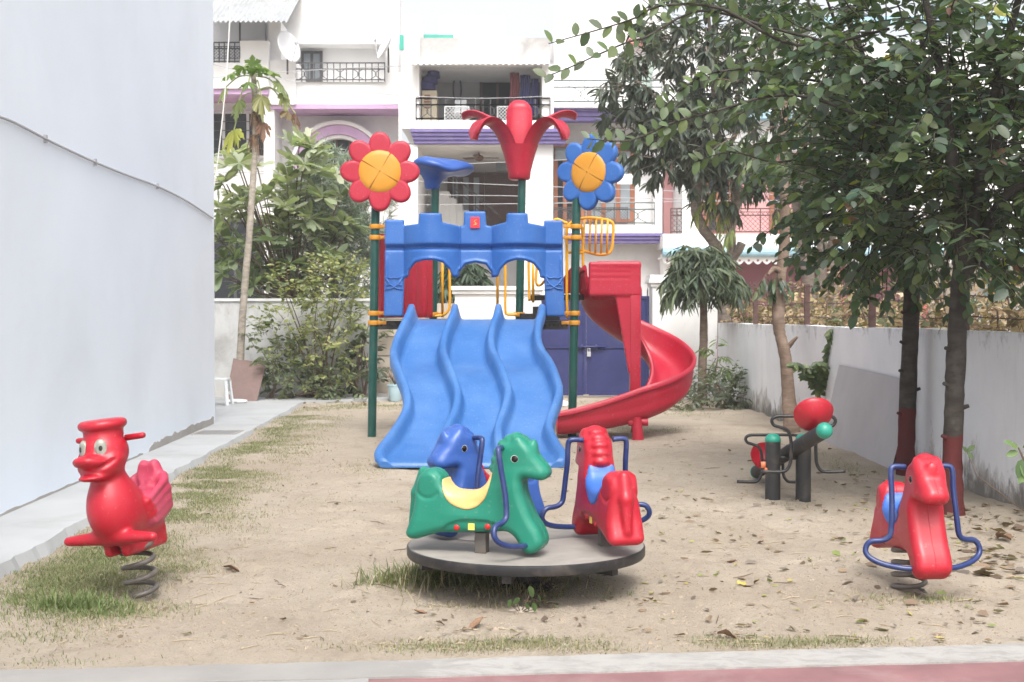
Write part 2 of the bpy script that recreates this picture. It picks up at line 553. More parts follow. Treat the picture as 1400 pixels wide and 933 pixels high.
_dr = np.random.default_rng(77)
ND = 320
DX, DY, DA = _dr.uniform(-3.2, 3.6, ND), 5.8 + 10*_dr.random(ND)**1.4, _dr.uniform(0, PI, ND)
def dents(x, y):
    """footprints and scuffed hollows"""
    sh = x.shape; x, y = x.ravel(), y.ravel(); out = np.zeros(len(x))
    for k in range(0, len(x), 4000):
        dx, dy = x[k:k+4000,None]-DX, y[k:k+4000,None]-DY
        u, v = dx*np.cos(DA)+dy*np.sin(DA), -dx*np.sin(DA)+dy*np.cos(DA)
        q = (u/.14)**2 + (v/.06)**2
        out[k:k+4000] = (np.exp(-q*.5)*(q-1.4)*.011).sum(1)
    return out.reshape(sh)

def dirt_z(x, y):
    x, y = np.asarray(x, float), np.asarray(y, float)
    z = (vnoise(x*.7+9, y*.7+5, 1)-.5)*.05 + (vnoise(x*2.6+3, y*2.6, 2)-.5)*.028 + (vnoise(x*7, y*5+7, 3)-.5)*.014 + (vnoise(x*22+4, y*22, 4)-.5)*.004
    bare = np.exp(-(((x+.9)/1.6)**2 + ((y-10)/4.5)**2))
    z = z - .012*bare + dents(x, y)
    for (cx, cy, rr, dp) in ((-.4, 12.55, .8, .05), (-2.05, 7.05, .3, .025), (2.17, 7.1, .35, .025), (.35, 15.6, .5, .03)):
        z = z - dp*np.exp(-((x-cx)**2*.4 + (y-cy)**2)/(rr*rr*.4))
    fade = np.clip((y-6.4)/.8, 0, 1)*np.clip((23.2-y)/1.5, .1, 1)
    return z*np.where(y < 24.5, fade, 0) - np.where(y > 24.4, .06, 0)

m, nt, b = newmat('dry_dirt')
vec = mapping(nt)
n1 = noise(nt, .55, 6, vec, .6, .3)
c = mixc(nt, ramp(nt, n1, [(.34, 0.0), (.66, 1.0)]), (.365, .302, .232), (.49, .422, .34))
n2 = noise(nt, 2.6, 8, vec, .7, .5)
c = mixc(nt, ramp(nt, n2, [(.52, 0.0), (.72, .55)]), c, (.23, .18, .135))
n3 = noise(nt, 1.3, 6, mapping(nt, (1, .7, 1), (5, 2, 0)), .6)
c = mixc(nt, ramp(nt, n3, [(.54, 0.0), (.7, .5)]), c, (.45, .395, .33))
n4 = noise(nt, 46, 4, vec, .75)
c = mixc(nt, ramp(nt, n4, [(.58, 0.0), (.70, .75)]), c, (.14, .105, .075))
n5 = noise(nt, 130, 2, vec)
c = mixc(nt, ramp(nt, n5, [(.3, 0.0), (.7, .28)]), c, (.5, .44, .36))
nt.links.new(c, b.inputs['Base Color'])
b.inputs['Roughness'].default_value = .95
b.inputs['Specular IOR Level'].default_value = .15
n8 = noise(nt, 11, 8, mapping(nt, (1, .55, 1), (3, 1, 0)), .75, .6)
c = mixc(nt, ramp(nt, n8, [(.56, 0.0), (.68, .5)]), c, (.235, .185, .14))
n9 = noise(nt, 24, 6, mapping(nt, (1, .4, 1), (9, 4, 0)), .7, .8)
c = mixc(nt, ramp(nt, n9, [(.60, 0.0), (.68, .45)]), c, (.46, .42, .37))
nt.links.new(c, b.inputs['Base Color'])
hm = nd(nt, 'ShaderNodeMath', operation='MULTIPLY_ADD'); nt.links.new(n8, hm.inputs[0]); hm.inputs[1].default_value = 1.6; nt.links.new(noise(nt, 60, 6, vec, .7), hm.inputs[2])
bump(nt, b, hm.outputs[0], .9, .025)
M['dirt'] = m

xs = np.concatenate([[-400, -120, -40, -15, -8], np.arange(-4.6, 4.61, .04), [6, 8, 15, 40, 120, 400]])
ys = np.concatenate([[-60, -10, 0, 4], np.arange(5, 11, .036), np.arange(11, 12, .05), np.arange(12, 24.6, .09), [25, 30, 40, 80, 200, 600]])
X, Y = np.meshgrid(xs, ys)
Z = dirt_z(X, Y)
nx, ny = len(xs), len(ys)
ii = np.arange(nx*ny).reshape(ny, nx)
fq = np.stack([ii[:-1,:-1], ii[:-1,1:], ii[1:,1:], ii[1:,:-1]], -1).reshape(-1, 4)
ground = link_mesh('ground', np_mesh('ground', np.stack([X, Y, Z], -1).reshape(-1, 3), fq, M['dirt'], True))
tag(ground, kind='structure')

# --- kerb and pavement along the front
kl, kr = G(0, 917, .03), G(1400, 880, .03)
kd = (kr - kl); kd.z = 0; kd.normalize()
kn = Vector((kd.y, -kd.x, 0))                      # towards the camera
def KP(t, n, z=.03): 
    p = kl + kd*t + kn*n
    return Vector((p.x, p.y, z))
m, nt, b = newmat('worn_white_kerb_paint')
vec = mapping(nt)
tc = nd(nt, 'ShaderNodeTexCoord'); sx = nd(nt, 'ShaderNodeSeparateXYZ'); nt.links.new(tc.outputs['Object'], sx.inputs[0])
wear = noise(nt, 7, 8, mapping(nt, (1, 1.6, 1)), .72, .5)
mr = nd(nt, 'ShaderNodeMapRange'); nt.links.new(sx.outputs[0], mr.inputs[0])
mr.inputs[1].default_value = -1.0; mr.inputs[2].default_value = -.2; mr.inputs[3].default_value = .5; mr.inputs[4].default_value = 0
ad = nd(nt, 'ShaderNodeMath', operation='ADD'); nt.links.new(wear, ad.inputs[0]); nt.links.new(mr.outputs[0], ad.inputs[1])
c = mixc(nt, ramp(nt, noise(nt, 3, 5, vec), [(.3, 0.0), (.7, 1.0)]), (.22, .212, .20), (.275, .265, .25))
c = mixc(nt, ramp(nt, ad.outputs[0], [(.46, 0.0), (.62, 1.0)]), (.325, .315, .30), c)
c = mixc(nt, ramp(nt, noise(nt, 40, 5, vec, .7), [(.56, 0.0), (.7, .5)]), c, (.3, .26, .22))
nt.links.new(c, b.inputs['Base Color']); b.inputs['Roughness'].default_value = .85
bump(nt, b, wear, .3, .01)
M['kerb'] = m
M['red_floor'] = pmat('faded_red_floor', (.21, .105, .108), .8, .18, 3.5, (.29, .21, .20), 3, .6, .3, 60)
M['concrete'] = pmat('pale_concrete', (.255, .25, .24), .85, .08, 2.2, (.32, .31, .295), 1.6, .5, .3, 60)
M['path'] = pmat('path_concrete', (.385, .395, .40), .8, .09, 1.2, (.28, .275, .265), 1.3, .65, .25, 50)
def slab(name, pts, z0, z1, mat, kind='structure', cuts=None):
    mb = MB()
    mb.prism([(p[0], p[1]) for p in pts], Matrix(((1,0,0,0),(0,0,1,0),(0,1,0,z0),(0,0,0,1))), z1 - z0)
    o = mb.build(name, mat)
    return tag(o, kind=kind)
def slab_wavy(name, t0, t1, n0, n1, z1, mat, step=.12, amp=.012, wav_front=True):
    mb = MB()
    ts = np.arange(t0, t1, step)
    a = [KP(t, n0 + random.uniform(-amp, amp), z1) for t in ts]
    bb = [KP(t, n1 + (random.uniform(-amp, amp)*.6 if wav_front else 0), z1) for t in ts]
    lo = [Vector((p.x, p.y, -.08)) for p in a]
    mb.sheet([lo, a, bb, [Vector((p.x, p.y, -.08)) for p in bb]])
    return tag(mb.build(name, mat), kind='structure')
slab_wavy('kerb', -4.0, 8.5, 0.0, .262, .030, M['kerb'])
tag(slab_wavy('pavement', -4.0, 1.55, .255, 5.0, .026, M['concrete'], .12, .004))
tag(slab_wavy('red_floor', 1.5, 8.5, .255, 5.0, .022, M['red_floor'], .12, .006))

# --- path along the left building
LA, LB = Vector((-3.70, 9.53, 0)), Vector((-4.01, 17.75, 0))
ld = (LB - LA).normalized()
LN = Vector((ld.y, -ld.x, 0))                      # out of the wall, towards the playground
L0 = LA - ld * 7.5
def W(px, py, off=0.0):
    """point of the left building's face seen at a photo pixel"""
    d = ray(px, py); o = Vector((0, 0, H))
    t = (LA + LN*off - o).dot(LN) / d.dot(LN)
    return o + d * t
e0, e1 = G(0, 772, .05), G(400, 557, .05)
ed = (e1 - e0); ed.z = 0
mb = MB()
rows_top, rows_r = [], []
edge = []
for i in range(150):
    t = -.18 + 1.30*i/149
    p = e0 + ed*t
    j = (vnoise(np.array([i*.35]), np.array([3.0]), 5)[0]-.5)*.035 + random.uniform(-.012, .012)
    edge.append(Vector((p.x + j, p.y, .05)))
L2 = [LA + ld*((q.y - LA.y)/ld.y) for q in edge]
left = [Vector((p.x - (.02 if p.y < 17.75 else 4.5), p.y, .05)) for p in L2]
mid = [(a*.5 + b_*.5) for a, b_ in zip(left, edge)]
mb.sheet([[Vector((p.x+.05, p.y, -.05)) for p in edge], edge, mid, left])
tag(mb.build('path', M['path']), kind='structure')
ye = edge[-1].y
slab('far_paving', [(-8.8, ye-.02), (edge[-1].x-.05, ye-.02), (-1.9, 23.3), (-1.9, 23.55), (-8.8, 23.55)], -.05, .046, M['path'])
mb = MB(); mb.box(-5.0, -1.5, 23.55, 23.72, -.05, .10); tag(mb.build('back_kerb', M['concrete']), kind='structure')
pc = G(298, 591.5, .056)
o = empty('drain_cover', pc, 'dark square drain cover set into the pale path by the building corner', 'drain cover')
mb = MB(); mb.box(pc.x-.24, pc.x+.24, pc.y-.27, pc.y+.27, .048, .056); mb.build('plate', pmat('dark_drain_plate', (.20,.20,.20), .8, .15, 6), o)
mb = MB(); mb.mi = 0
for s in (-1, 1):
    mb.box(pc.x+s*.25-.012, pc.x+s*.25+.012, pc.y-.29, pc.y+.29, .046, .061)
    mb.box(pc.x-.238, pc.x+.238, pc.y+s*.28-.012, pc.y+s*.28+.012, .046, .0605)
mb.build('frame', M['cement'], o)

# --- left building
lb = empty('building', L0, 'plain pale blue white building wall filling the left edge', 'building')
mb = MB()
q0, q1 = L0, LB
mb.prism([(q0.x, q0.y), (q1.x, q1.y), (-11, 17.9), (-11, q0.y)], Matrix(((1,0,0,0),(0,0,1,0),(0,1,0,-.1),(0,0,0,1))), 9.0)
mb.build('wall', M['cool_wall'], lb)
# bare plaster along the foot of the wall near its corner, and a thin broken strip farther forward
mb = MB()
top = [(204,617),(209,609),(216,604),(226,598.5),(239,592),(255,585.5),(270,579),(282,574),(292.5,570.5)]
bot = [(204,618),(209,616),(216,613),(226,609),(239,603),(255,596),(270,590),(282,584),(292.5,579.5)]
for k, (a, b_) in enumerate(zip(top, bot)): pass
ta, ba = [W(x, y, .006) for x, y in catmull(top, 4)], [W(x, y+6, .006) for x, y in catmull(bot, 4)]
ta = [p + Vector((0,0,random.uniform(-.02,.02))) for p in ta]
ba = [Vector((p.x, p.y, .045)) for p in ba]
ti, bi = [p - LN*.02 for p in ta], [p - LN*.02 for p in ba]
mb.sheet([ti, ta, ba, bi])
mb.build('bare_plaster', M['cement'], lb)
mb = MB()
a = []; c_ = []
for i in range(120):
    t = i/119
    p = LA + ld*(t*5.4 - 1.2)
    h = .066 + max(0, vnoise(np.array([i*.31]), np.array([8.0]), 6)[0]-.5)*.022
    a.append(Vector((p.x, p.y, h)) + LN*.004); c_.append(Vector((p.x, p.y, .045)) + LN*.004)
mb.sheet([[p - LN*.02 for p in a], a, c_])
mb.build('mortar_strip', M['cement'], lb)
mb = MB()
pts = [W(x, y, .02) for x, y in catmull([(-60,143),(0,160),(30,173),(62,190),(95,206),(130,222),(172,239),(215,255),(255,275),(291,299)], 5)]
mb.tube(pts, .011, 8)
mb.build('cable', M['cable'], lb, True)
mb = MB()
for px, py in ((62,190),(130,222),(215,255)):
    p = W(px, py, .012); mb.box(p.x-.02, p.x+.012, p.y-.02, p.y+.02, p.z-.03, p.z+.03)
mb.build('cable_clip', M['cable'], lb)

# --- right boundary wall: stained white
RA, RB = Vector((3.74, 23.9, 0)), Vector((3.98, 9.8, 0))
rd = (RB - RA).normalized()
RE = RB + rd*7
m, nt, b = newmat('stained_white_wall')
vec = mapping(nt)
c = mixc(nt, ramp(nt, noise(nt, 1.6, 6, vec), [(.3, 0.0), (.7, 1.0)]), (.70, .71, .73), (.80, .81, .83))
drip = noise(nt, 2.2, 7, mapping(nt, (1.6, 1.6, .22)), .7, .3)
c = mixc(nt, ramp(nt, drip, [(.56, 0.0), (.74, .35)]), c, (.46, .46, .46))
tc = nd(nt, 'ShaderNodeTexCoord'); sx = nd(nt, 'ShaderNodeSeparateXYZ'); nt.links.new(tc.outputs['Object'], sx.inputs[0])
# moss and damp stains that rise unevenly from the foot of the wall and start from its coping
def stain_z(z0, z1, sc, lo, hi):
    mr = nd(nt, 'ShaderNodeMapRange'); nt.links.new(sx.outputs[2], mr.inputs[0])
    mr.inputs[1].default_value = z0; mr.inputs[2].default_value = z1; mr.inputs[3].default_value = .22; mr.inputs[4].default_value = -.2
    ad = nd(nt, 'ShaderNodeMath', operation='ADD')
    nt.links.new(noise(nt, sc, 8, mapping(nt, (1, 1, .6), (sc, 0, 0)), .7, .4), ad.inputs[0]); nt.links.new(mr.outputs[0], ad.inputs[1])
    return ramp(nt, ad.outputs[0], [(lo, 0.0), (hi, .85)])
c = mixc(nt, stain_z(0, .75, 3.0, .55, .70), c, (.30, .27, .235))
c = mixc(nt, stain_z(0, .45, 7.0, .56, .70), c, (.15, .14, .125))
c = mixc(nt, stain_z(1.5, .9, 5.0, .60, .78), c, (.27, .27, .27))
nt.links.new(c, b.inputs['Base Color']); b.inputs['Roughness'].default_value = .85
bump(nt, b, noise(nt, 18, 6, vec, .7), .25, .01)
M['stained_wall'] = m
rw = empty('boundary_wall', RA, 'long low white boundary wall with damp stains along the right side', 'wall')
def walltop(t): return 1.37 + .006*math.sin(t*1.3) + .003*math.sin(t*4.1)
nrm = Vector((rd.y, -rd.x, 0)); nrm = -nrm if nrm.x > 0 else nrm
rows = [[], [], [], []]
for i in range(80):
    t = i/79; p = RA.lerp(RE, t); L = (p - RA).length
    zt = walltop(L)
    rows[0].append(p + Vector((0,0,-.1))); rows[1].append(p + Vector((0,0,zt)))
    rows[2].append(p - nrm*.2 + Vector((0,0,zt))); rows[3].append(p - nrm*.2 + Vector((0,0,-.1)))
mb = MB(); mb.sheet(rows); mb.build('wall', M['stained_wall'], rw)
# the short return of the wall behind the weeping tree up to the gate pier
gp = empty('gate_pier', P(935, 545, 23.9), 'tall white pier with a moulded coping right of the blue gate', 'gate pier')
mb = MB(); p0, p1 = P(892, 545, 23.9), P(981, 392, 23.9)
mb.box(p0.x, p1.x, 23.9, 24.5, -.1, p1.z); mb.build('wall', M['white_wall'], gp)
mb = MB()
for (e, za, zb) in ((.03, 392, 387), (.07, 387, 382), (.05, 382, 376)):
    mb.box(p0.x-e, p1.x+e, 23.9-e, 24.5+e, P(0, za, 23.9).z, P(0, zb, 23.9).z)
mb.build('coping', M['white_wall'], gp)
gp2 = empty('gate_pier', P(680, 545, 24.0), 'white gate pier with a coping seen through the castle arches', 'gate pier')
mb = MB(); p0, p1 = P(622, 545, 24.0), P(738, 402, 24.0)
mb.box(p0.x, p1.x, 24.0, 24.5, -.1, p1.z); mb.build('wall', M['white_wall'], gp2)
mb = MB()
mb.box(p0.x-.05, p1.x+.05, 23.95, 24.55, p1.z, p1.z+.07); mb.box(p0.x-.09, p1.x+.09, 23.91, 24.59, p1.z+.07, p1.z+.14)
mb.build('coping', M['white_wall'], gp2)

# --- blue steel gate between the piers: two leaves of sheet panels, mid rail, bolt and padlock
gt = empty('gate', P(812, 545, 24.1), 'dark blue sheet metal double gate behind the slides', 'gate')
zt, zm, zb = P(0, 405, 24.1).z, P(0, 475, 24.1).z, .06
xl, xm, xr = P(738, 0, 24.1).x, P(802, 0, 24.1).x, P(890, 0, 24.1).x
for (a, b_) in ((xl+.03, xm-.002), (xm+.002, xr-.02)):
    for (c0, c1) in ((zb, zm-.02), (zm+.02, zt)):
        mb = MB(); mb.bbox(a, b_, 24.12, 24.15, c0, c1, .006); mb.build('gate_panel', M['gate_blue'], gt)
    mb = MB(); mb.box(a, b_, 24.10, 24.14, zm-.02, zm+.02); mb.build('mid_rail', M['gate_blue'], gt)
    for xx in (a, b_-.05):
        mb = MB(); mb.box(xx, xx+.05, 24.09, 24.118, zb, zt); mb.build('gate_stile', M['gate_blue'], gt)
    for zz in (zb-.02, zt-.05):
        mb = MB(); mb.box(a+.05, b_-.05, 24.095, 24.118, zz, zz+.05); mb.build('gate_rail', M['gate_blue'], gt)
mb = MB(); mb.tube([(xm-.22, 24.06, zm+.01), (xm+.35, 24.06, zm+.01)], .018, 8); mb.box(xm-.1, xm-.06, 24.05, 24.09, zm-.03, zm+.05); mb.box(xm+.16, xm+.2, 24.05, 24.09, zm-.03, zm+.05)
bo = mb.build('bolt', M['gate_blue'], gt, True)
mb = MB(); mb.bbox(xm+.01, xm+.08, 24.03, 24.06, zm-.17, zm-.08, .008); mb.tube([(xm+.025,24.045,zm-.08),(xm+.025,24.045,zm-.02),(xm+.065,24.045,zm-.02),(xm+.065,24.045,zm-.08)], .007, 6)
mb.build('padlock', M['cable'], bo)
mb = MB()
for i in range(9):
    x = xr - .05 - i*.11
    mb = MB(); mb.tube([(x, 24.13, zt), (x, 24.13, zt+.10), (x, 24.13, zt+.16)], [.011, .011, .002], 6); mb.build('spike', M['gate_blue'], gt)


# --- stained wall at the back left, and its stone-faced part behind the slides
m, nt, b = newmat('old_limewashed_wall')
vec = mapping(nt)
c = mixc(nt, ramp(nt, noise(nt, 1.4, 6, vec), [(.3, 0.0), (.7, 1.0)]), (.52, .52, .51), (.64, .64, .63))
c = mixc(nt, ramp(nt, noise(nt, 1.1, 8, mapping(nt, (1,1,.55)), .68, .5), [(.46, 0.0), (.62, .75)]), c, (.30, .29, .28))
c = mixc(nt, ramp(nt, noise(nt, 2.6, 8, mapping(nt, (1,1,.7), (4,0,2)), .7, .3), [(.60, 0.0), (.70, .85)]), c, (.10, .095, .09))
nt.links.new(c, b.inputs['Base Color']); b.inputs['Roughness'].default_value = .9
bump(nt, b, noise(nt, 14, 6, vec, .7), .35, .012)
M['old_wall'] = m
bw = empty('boundary_wall', P(420, 545, 24.0), 'old grey stained boundary wall behind the shrubs at the back left', 'wall')
mb = MB(); p0, p1 = P(200, 545, 24.0), P(512, 412, 24.0)
mb.box(p0.x, p1.x, 24.0, 24.25, -.1, p1.z); mb.build('wall', M['old_wall'], bw)
mb = MB(); mb.box(p0.x, p1.x+.03, 23.97, 24.28, p1.z, p1.z+.05); mb.build('coping', M['white_wall'], bw)
sw = empty('boundary_wall', P(570, 545, 24.0), 'wall of broad beige stone slabs between the shrubs and gate pier', 'wall')
mb = MB(); p0, p1 = P(512.5, 545, 24.0), P(622, 415, 24.0); mb.box(p0.x, p1.x, 24.06, 24.25, -.1, p1.z); mb.build('backing', M['cement'], sw)
rowsy = [545, 516, 487, 461, 437, 415]
for i in range(5):
    xs_ = [512.5, 560, 598, 622] if i % 2 else [512.5, 540, 584, 622]
    for k in range(3):
        a, b_ = P(xs_[k], rowsy[i], 24.0), P(xs_[k+1], rowsy[i+1], 24.0)
        mb = MB(); mb.bbox(a.x+.008, b_.x-.008, 24.0+random.uniform(0,.015), 24.07, a.z+.008, b_.z-.008, .01); mb.build('stone_slab', M['stone'], sw)

# --- barbed wire on the right wall: iron posts and three strands (each with its barbs)
def RW(Yv, z, out=.1):
    t = (Yv - RA.y)/rd.y
    p = RA + rd*t - nrm*out
    return Vector((p.x, p.y, z))
bf = empty('barbed_wire_fence', RW(14.6, 1.37), 'rusty barbed wire strung between iron posts on the right wall', 'fence')
posts = [(21.0, 1.88), (17.6, 1.92), (14.6, 1.97), (11.75, 1.97), (8.9, 1.97)]
for Yv, z in posts:
    p = RW(Yv, 0)
    mb = MB(); mb.box(p.x-.035, p.x+.035, Yv-.006, Yv+.006, 1.30, z); mb.box(p.x-.035, p.x-.023, Yv+.006, Yv+.045, 1.30, z)
    mb.build('post', M['rust_iron'], bf)
for z in (1.50, 1.68, 1.94):
    mb = MB()
    for (ya, za), (yb, zb_) in zip(posts[:-1], posts[1:]):
        pts = []
        for i in range(13):
            t = i/12
            pts.append(RW(ya+(yb-ya)*t, min(z, za-.03)+(min(z, zb_-.03)-min(z, za-.03))*t - .03*math.sin(PI*t) + .004*math.sin(i*9.0+z*7)))
        mb.tube(pts, .0045, 5)
        n = int(abs(yb-ya)/.14)
        for i in range(n):
            t = (i+.5)/n; s = t*12; k = int(s)
            q = pts[k].lerp(pts[min(12, k+1)], s-k)
            for r in range(2):
                d = Vector((random.uniform(-1,1), random.uniform(-.4,.4), random.uniform(-1,1))).normalized()*.022
                mb.bar(q-d, q+d, .004)
    mb.build('wire_strand', M['rust_iron'], bf)

# --- boards and small things by the walls
A, B_, C_, D = P(1145, 499, 15.5), P(1262, 521, 12.85), G(1232, 645, -.02), G(1130, 603, -.02)
A, B_ = Vector((RW(15.5, 0, -.03).x, 15.5, A.z)), Vector((RW(12.75, 0, -.03).x, 12.75, B_.z))
C_, D = Vector((RW(12.85, 0, -.22).x, 12.85, -.02)), Vector((RW(15.6, 0, -.22).x, 15.6, -.02))
nb = (B_-A).cross(D-A).normalized()
if nb.x > 0: nb = -nb
def board(name, A, B_, C_, D, n, th, mat, edge_mat, label):
    mb = MB(); vs = [A, B_, C_, D]; back = [p - n*th for p in vs]
    mb.add(vs, [(0,1,2,3)]); mb.mi = 1
    mb.add(vs + back, [(4,7,6,5),(0,4,5,1),(1,5,6,2),(2,6,7,3),(3,7,4,0)])
    c = (C_ + D)/2
    me = mb.mesh(name, [mat, edge_mat], c)
    o = link_mesh(name, me); o.location = c
    return tag(o, label, 'board')
board('leaning_board', A, B_, C_, D, nb, .022, M['board_grey'], M['dark_wood'], 'wide grey board leaning against the right wall behind the dark trunk')
A, B_, C_, D = P(319, 490, 22.95), P(364, 497, 22.95), P(351, 548, 22.35), P(308, 548, 22.35)
C_.z = D.z = .05
nb = (B_-A).cross(D-A).normalized()
if nb.y > 0: nb = -nb
board('leaning_board', A, B_, C_, D, nb, .02, M['board_brown'], M['board_brown'], 'brown square board leaning on the papaya trunk by the back wall')

st = empty('stool', (P(296, 0, 21.4).x, 21.4, .05), 'white plastic stool half hidden behind the building corner', 'stool')
o0 = st.location
mb = MB(); mb.bbox(o0.x-.17, o0.x+.17, 21.23, 21.57, .45, .485, .012); mb.build('seat', M['white_plastic'], st, 40)
for sx_ in (-1, 1):
    for sy in (-1, 1):
        mb = MB(); mb.bar((o0.x+sx_*.15, 21.4+sy*.15, .45), (o0.x+sx_*.19, 21.4+sy*.19, .05), .055, .03); mb.build('leg', M['white_plastic'], st)
for sx_ in (-1, 1):
    mb = MB(); mb.box(o0.x+sx_*.162-.01, o0.x+sx_*.162+.01, 21.27, 21.53, .22, .26); mb.build('stretcher', M['white_plastic'], st)

def crumple(name, c, r, mat, label, cat, flat=.4, seed=1, n=10):
    rr = random.Random(seed)
    mb = MB(); rows = []
    for i in range(7):
        row = []
        for j in range(n):
            a = 2*PI*j/n; f = (i/6)
            rad = r*math.sin(PI*(.08+.84*f))*rr.uniform(.75, 1.15)
            row.append(Vector((c.x+rad*math.cos(a)*1.3, c.y+rad*math.sin(a), c.z + max(0, r*flat*(1-math.cos(PI*f))*.9*rr.uniform(.8,1.1)))))
        rows.append(row)
    mb.sheet(rows, True); mb.add(rows[-1], [tuple(range(n))])
    me = mb.mesh(name, mat, c); o = link_mesh(name, me); o.location = c
    return tag(o, label, cat)
crumple('paper', G(322, 551, .05)+Vector((0,0,-.005)), .15, M['paper'], 'crumpled white paper on the paving beside the brown board', 'paper', .25, 3)
crumple('stone', G(765, 556, 0), .11, M['white_wall'], 'small white stone lying before the blue gate', 'stone', .5, 5)
crumple('stone', G(716, 836, 0)+Vector((0,0,-.01)), .055, M['stone'], 'flat brown stone in the weeds under the roundabout', 'stone', .3, 9)

pp = G(540, 549, 0); pp.z = .0
po = empty('plant_pot', pp, 'small pale blue pot holding a dried brown plant by the back kerb', 'plant pot')
mb = MB(); mb.lathe([(.085,0),(.10,.02),(.125,.27),(.14,.275),(.14,.30),(.12,.30),(.11,.26)], (pp.x, pp.y, 0), 20); mb.build('pot', M['pot'], po, 40)
mb = MB()
for i in range(26):
    a, l = random.uniform(0, 2*PI), random.uniform(.1, .32)
    p = Vector((pp.x, pp.y, .28)); q = p + Vector((math.cos(a)*l*.6, math.sin(a)*l*.6, l)); r_ = q + Vector((math.cos(a)*.09, math.sin(a)*.09, -.04))
    mb.tube([p, q, r_], [.006, .012, .003], 5, flat=.35)
mb.build('dried_plant', M['twig'], po)
# ================================================================== the houses across the street
def part(root, name, mat, fn, smooth=False):
    mb = MB(); fn(mb)
    return mb.build(name, mat, root, smooth)
def boxes(root, name, mat, L):
    """one part per pixel-box of the list"""
    return [part(root, name, mat, lambda mb: mb.pbox(*q)) for q in L]
def bars_railing(root, px0, px1, py0, py1, Y, mat, step, deco=0, name='railing', w=.025, mesh_panels=()):
    """rails as one part, every baluster its own sub-part"""
    a, b_ = P(px0, py1, Y), P(px1, py0, Y)
    mb = MB()
    for z in (a.z+.06, b_.z-.03, b_.z-.22):
        mb.box(a.x, b_.x, Y-.02, Y+.02, z-.018, z+.018)
    r = mb.build(name, mat, root)
    n = max(2, int(round((b_.x-a.x)/step)))
    base = None
    for i in range(n+1):
        x = a.x + (b_.x-a.x)*i/n
        if base is None:
            mb = MB(); mb.box(-w/2, w/2, -w/2, w/2, 0, b_.z-a.z-.02); base = mb.mesh('baluster', mat)
        o = link_mesh('baluster', base, r); o.location = Vector((x, Y, a.z)) - org(r)
    for k in range(deco):
        cx = a.x + (b_.x-a.x)*(k+.5)/deco; hh = (b_.z-a.z)-.3; ww = min(.28, (b_.x-a.x)/deco*.32)
        for sgn in (-1, 1):
            mb = MB()
            mb.tube([(cx+sgn*ww*math.cos(PI*t/10 - PI/2)*1.0 - sgn*ww*.9, Y, a.z+.08+hh*t/10) for t in range(11)], .012, 5)
            mb.build('scroll', mat, r)
    return r
def mesh_panel(root, px0, px1, py0, py1, Y, mat, step=.09, w=.014):
    """diamond lattice panel"""
    a, b_ = P(px0, py1, Y), P(px1, py0, Y)
    mb = MB(); hh = b_.z - a.z; ww = b_.x - a.x
    n = int((ww + hh)/step)
    for i in range(n+1):
        for s in (1, -1):
            u = i*step
            p, q = (u, 0), (u-hh, hh)
            if p[0] > ww: p = (ww, u-ww)
            if q[0] < 0: q = (0, u)
            if q[1] <= p[1]: continue
            if s < 0: p, q = (ww-p[0], p[1]), (ww-q[0], q[1])
            mb.bar((a.x+p[0], Y, a.z+p[1]), (a.x+q[0], Y, a.z+q[1]), w, .01)
    for (c0, c1) in (((a.x,a.z),(b_.x,a.z)),((a.x,b_.z),(b_.x,b_.z)),((a.x,a.z),(a.x,b_.z)),((b_.x,a.z),(b_.x,b_.z))):
        mb.bar((c0[0],Y,c0[1]),(c1[0],Y,c1[1]), .03, .02)
    return mb.build('lattice', mat, root)
def window(root, px0, px1, py0, py1, Y, frame, pane, cols=2, rows=1, fw=.07, name='window'):
    a, b_ = P(px0, py1, Y), P(px1, py0, Y)
    mb = MB()
    mb.box(a.x, b_.x, Y-.04, Y+.04, a.z, a.z+fw); mb.box(a.x, b_.x, Y-.04, Y+.04, b_.z-fw, b_.z)
    for i in range(cols+1):
        x = a.x + (b_.x-a.x-fw)*i/cols; mb.box(x, x+fw, Y-.036, Y+.036, a.z+fw, b_.z-fw)
    for j in range(1, rows):
        z = a.z + (b_.z-a.z)*j/rows; mb.box(a.x+fw, b_.x-fw, Y-.033, Y+.033, z-fw/2, z+fw/2)
    r = mb.build(name, frame, root)
    for i in range(cols):
        x0 = a.x + (b_.x-a.x-fw)*i/cols + fw; x1 = a.x + (b_.x-a.x-fw)*(i+1)/cols
        mb = MB(); mb.box(x0, x1, Y+.002, Y+.014, a.z+fw, b_.z-fw); mb.build('pane', pane, r)
    return r
def cornice(root, px0, px1, py0, py1, Y, mat, n=3, lip=.12):
    """a moulded band in steps that overhang towards the top"""
    for i in range(n):
        ya, yb = py0 + (py1-py0)*i/n, py0 + (py1-py0)*(i+1)/n
        d = lip*(n-1-i)
        e = d/Y*F*.6
        part(root, 'moulding', mat, lambda mb: mb.pbox(px0-e, px1+e, ya, yb-.8, Y-d, Y+.5))

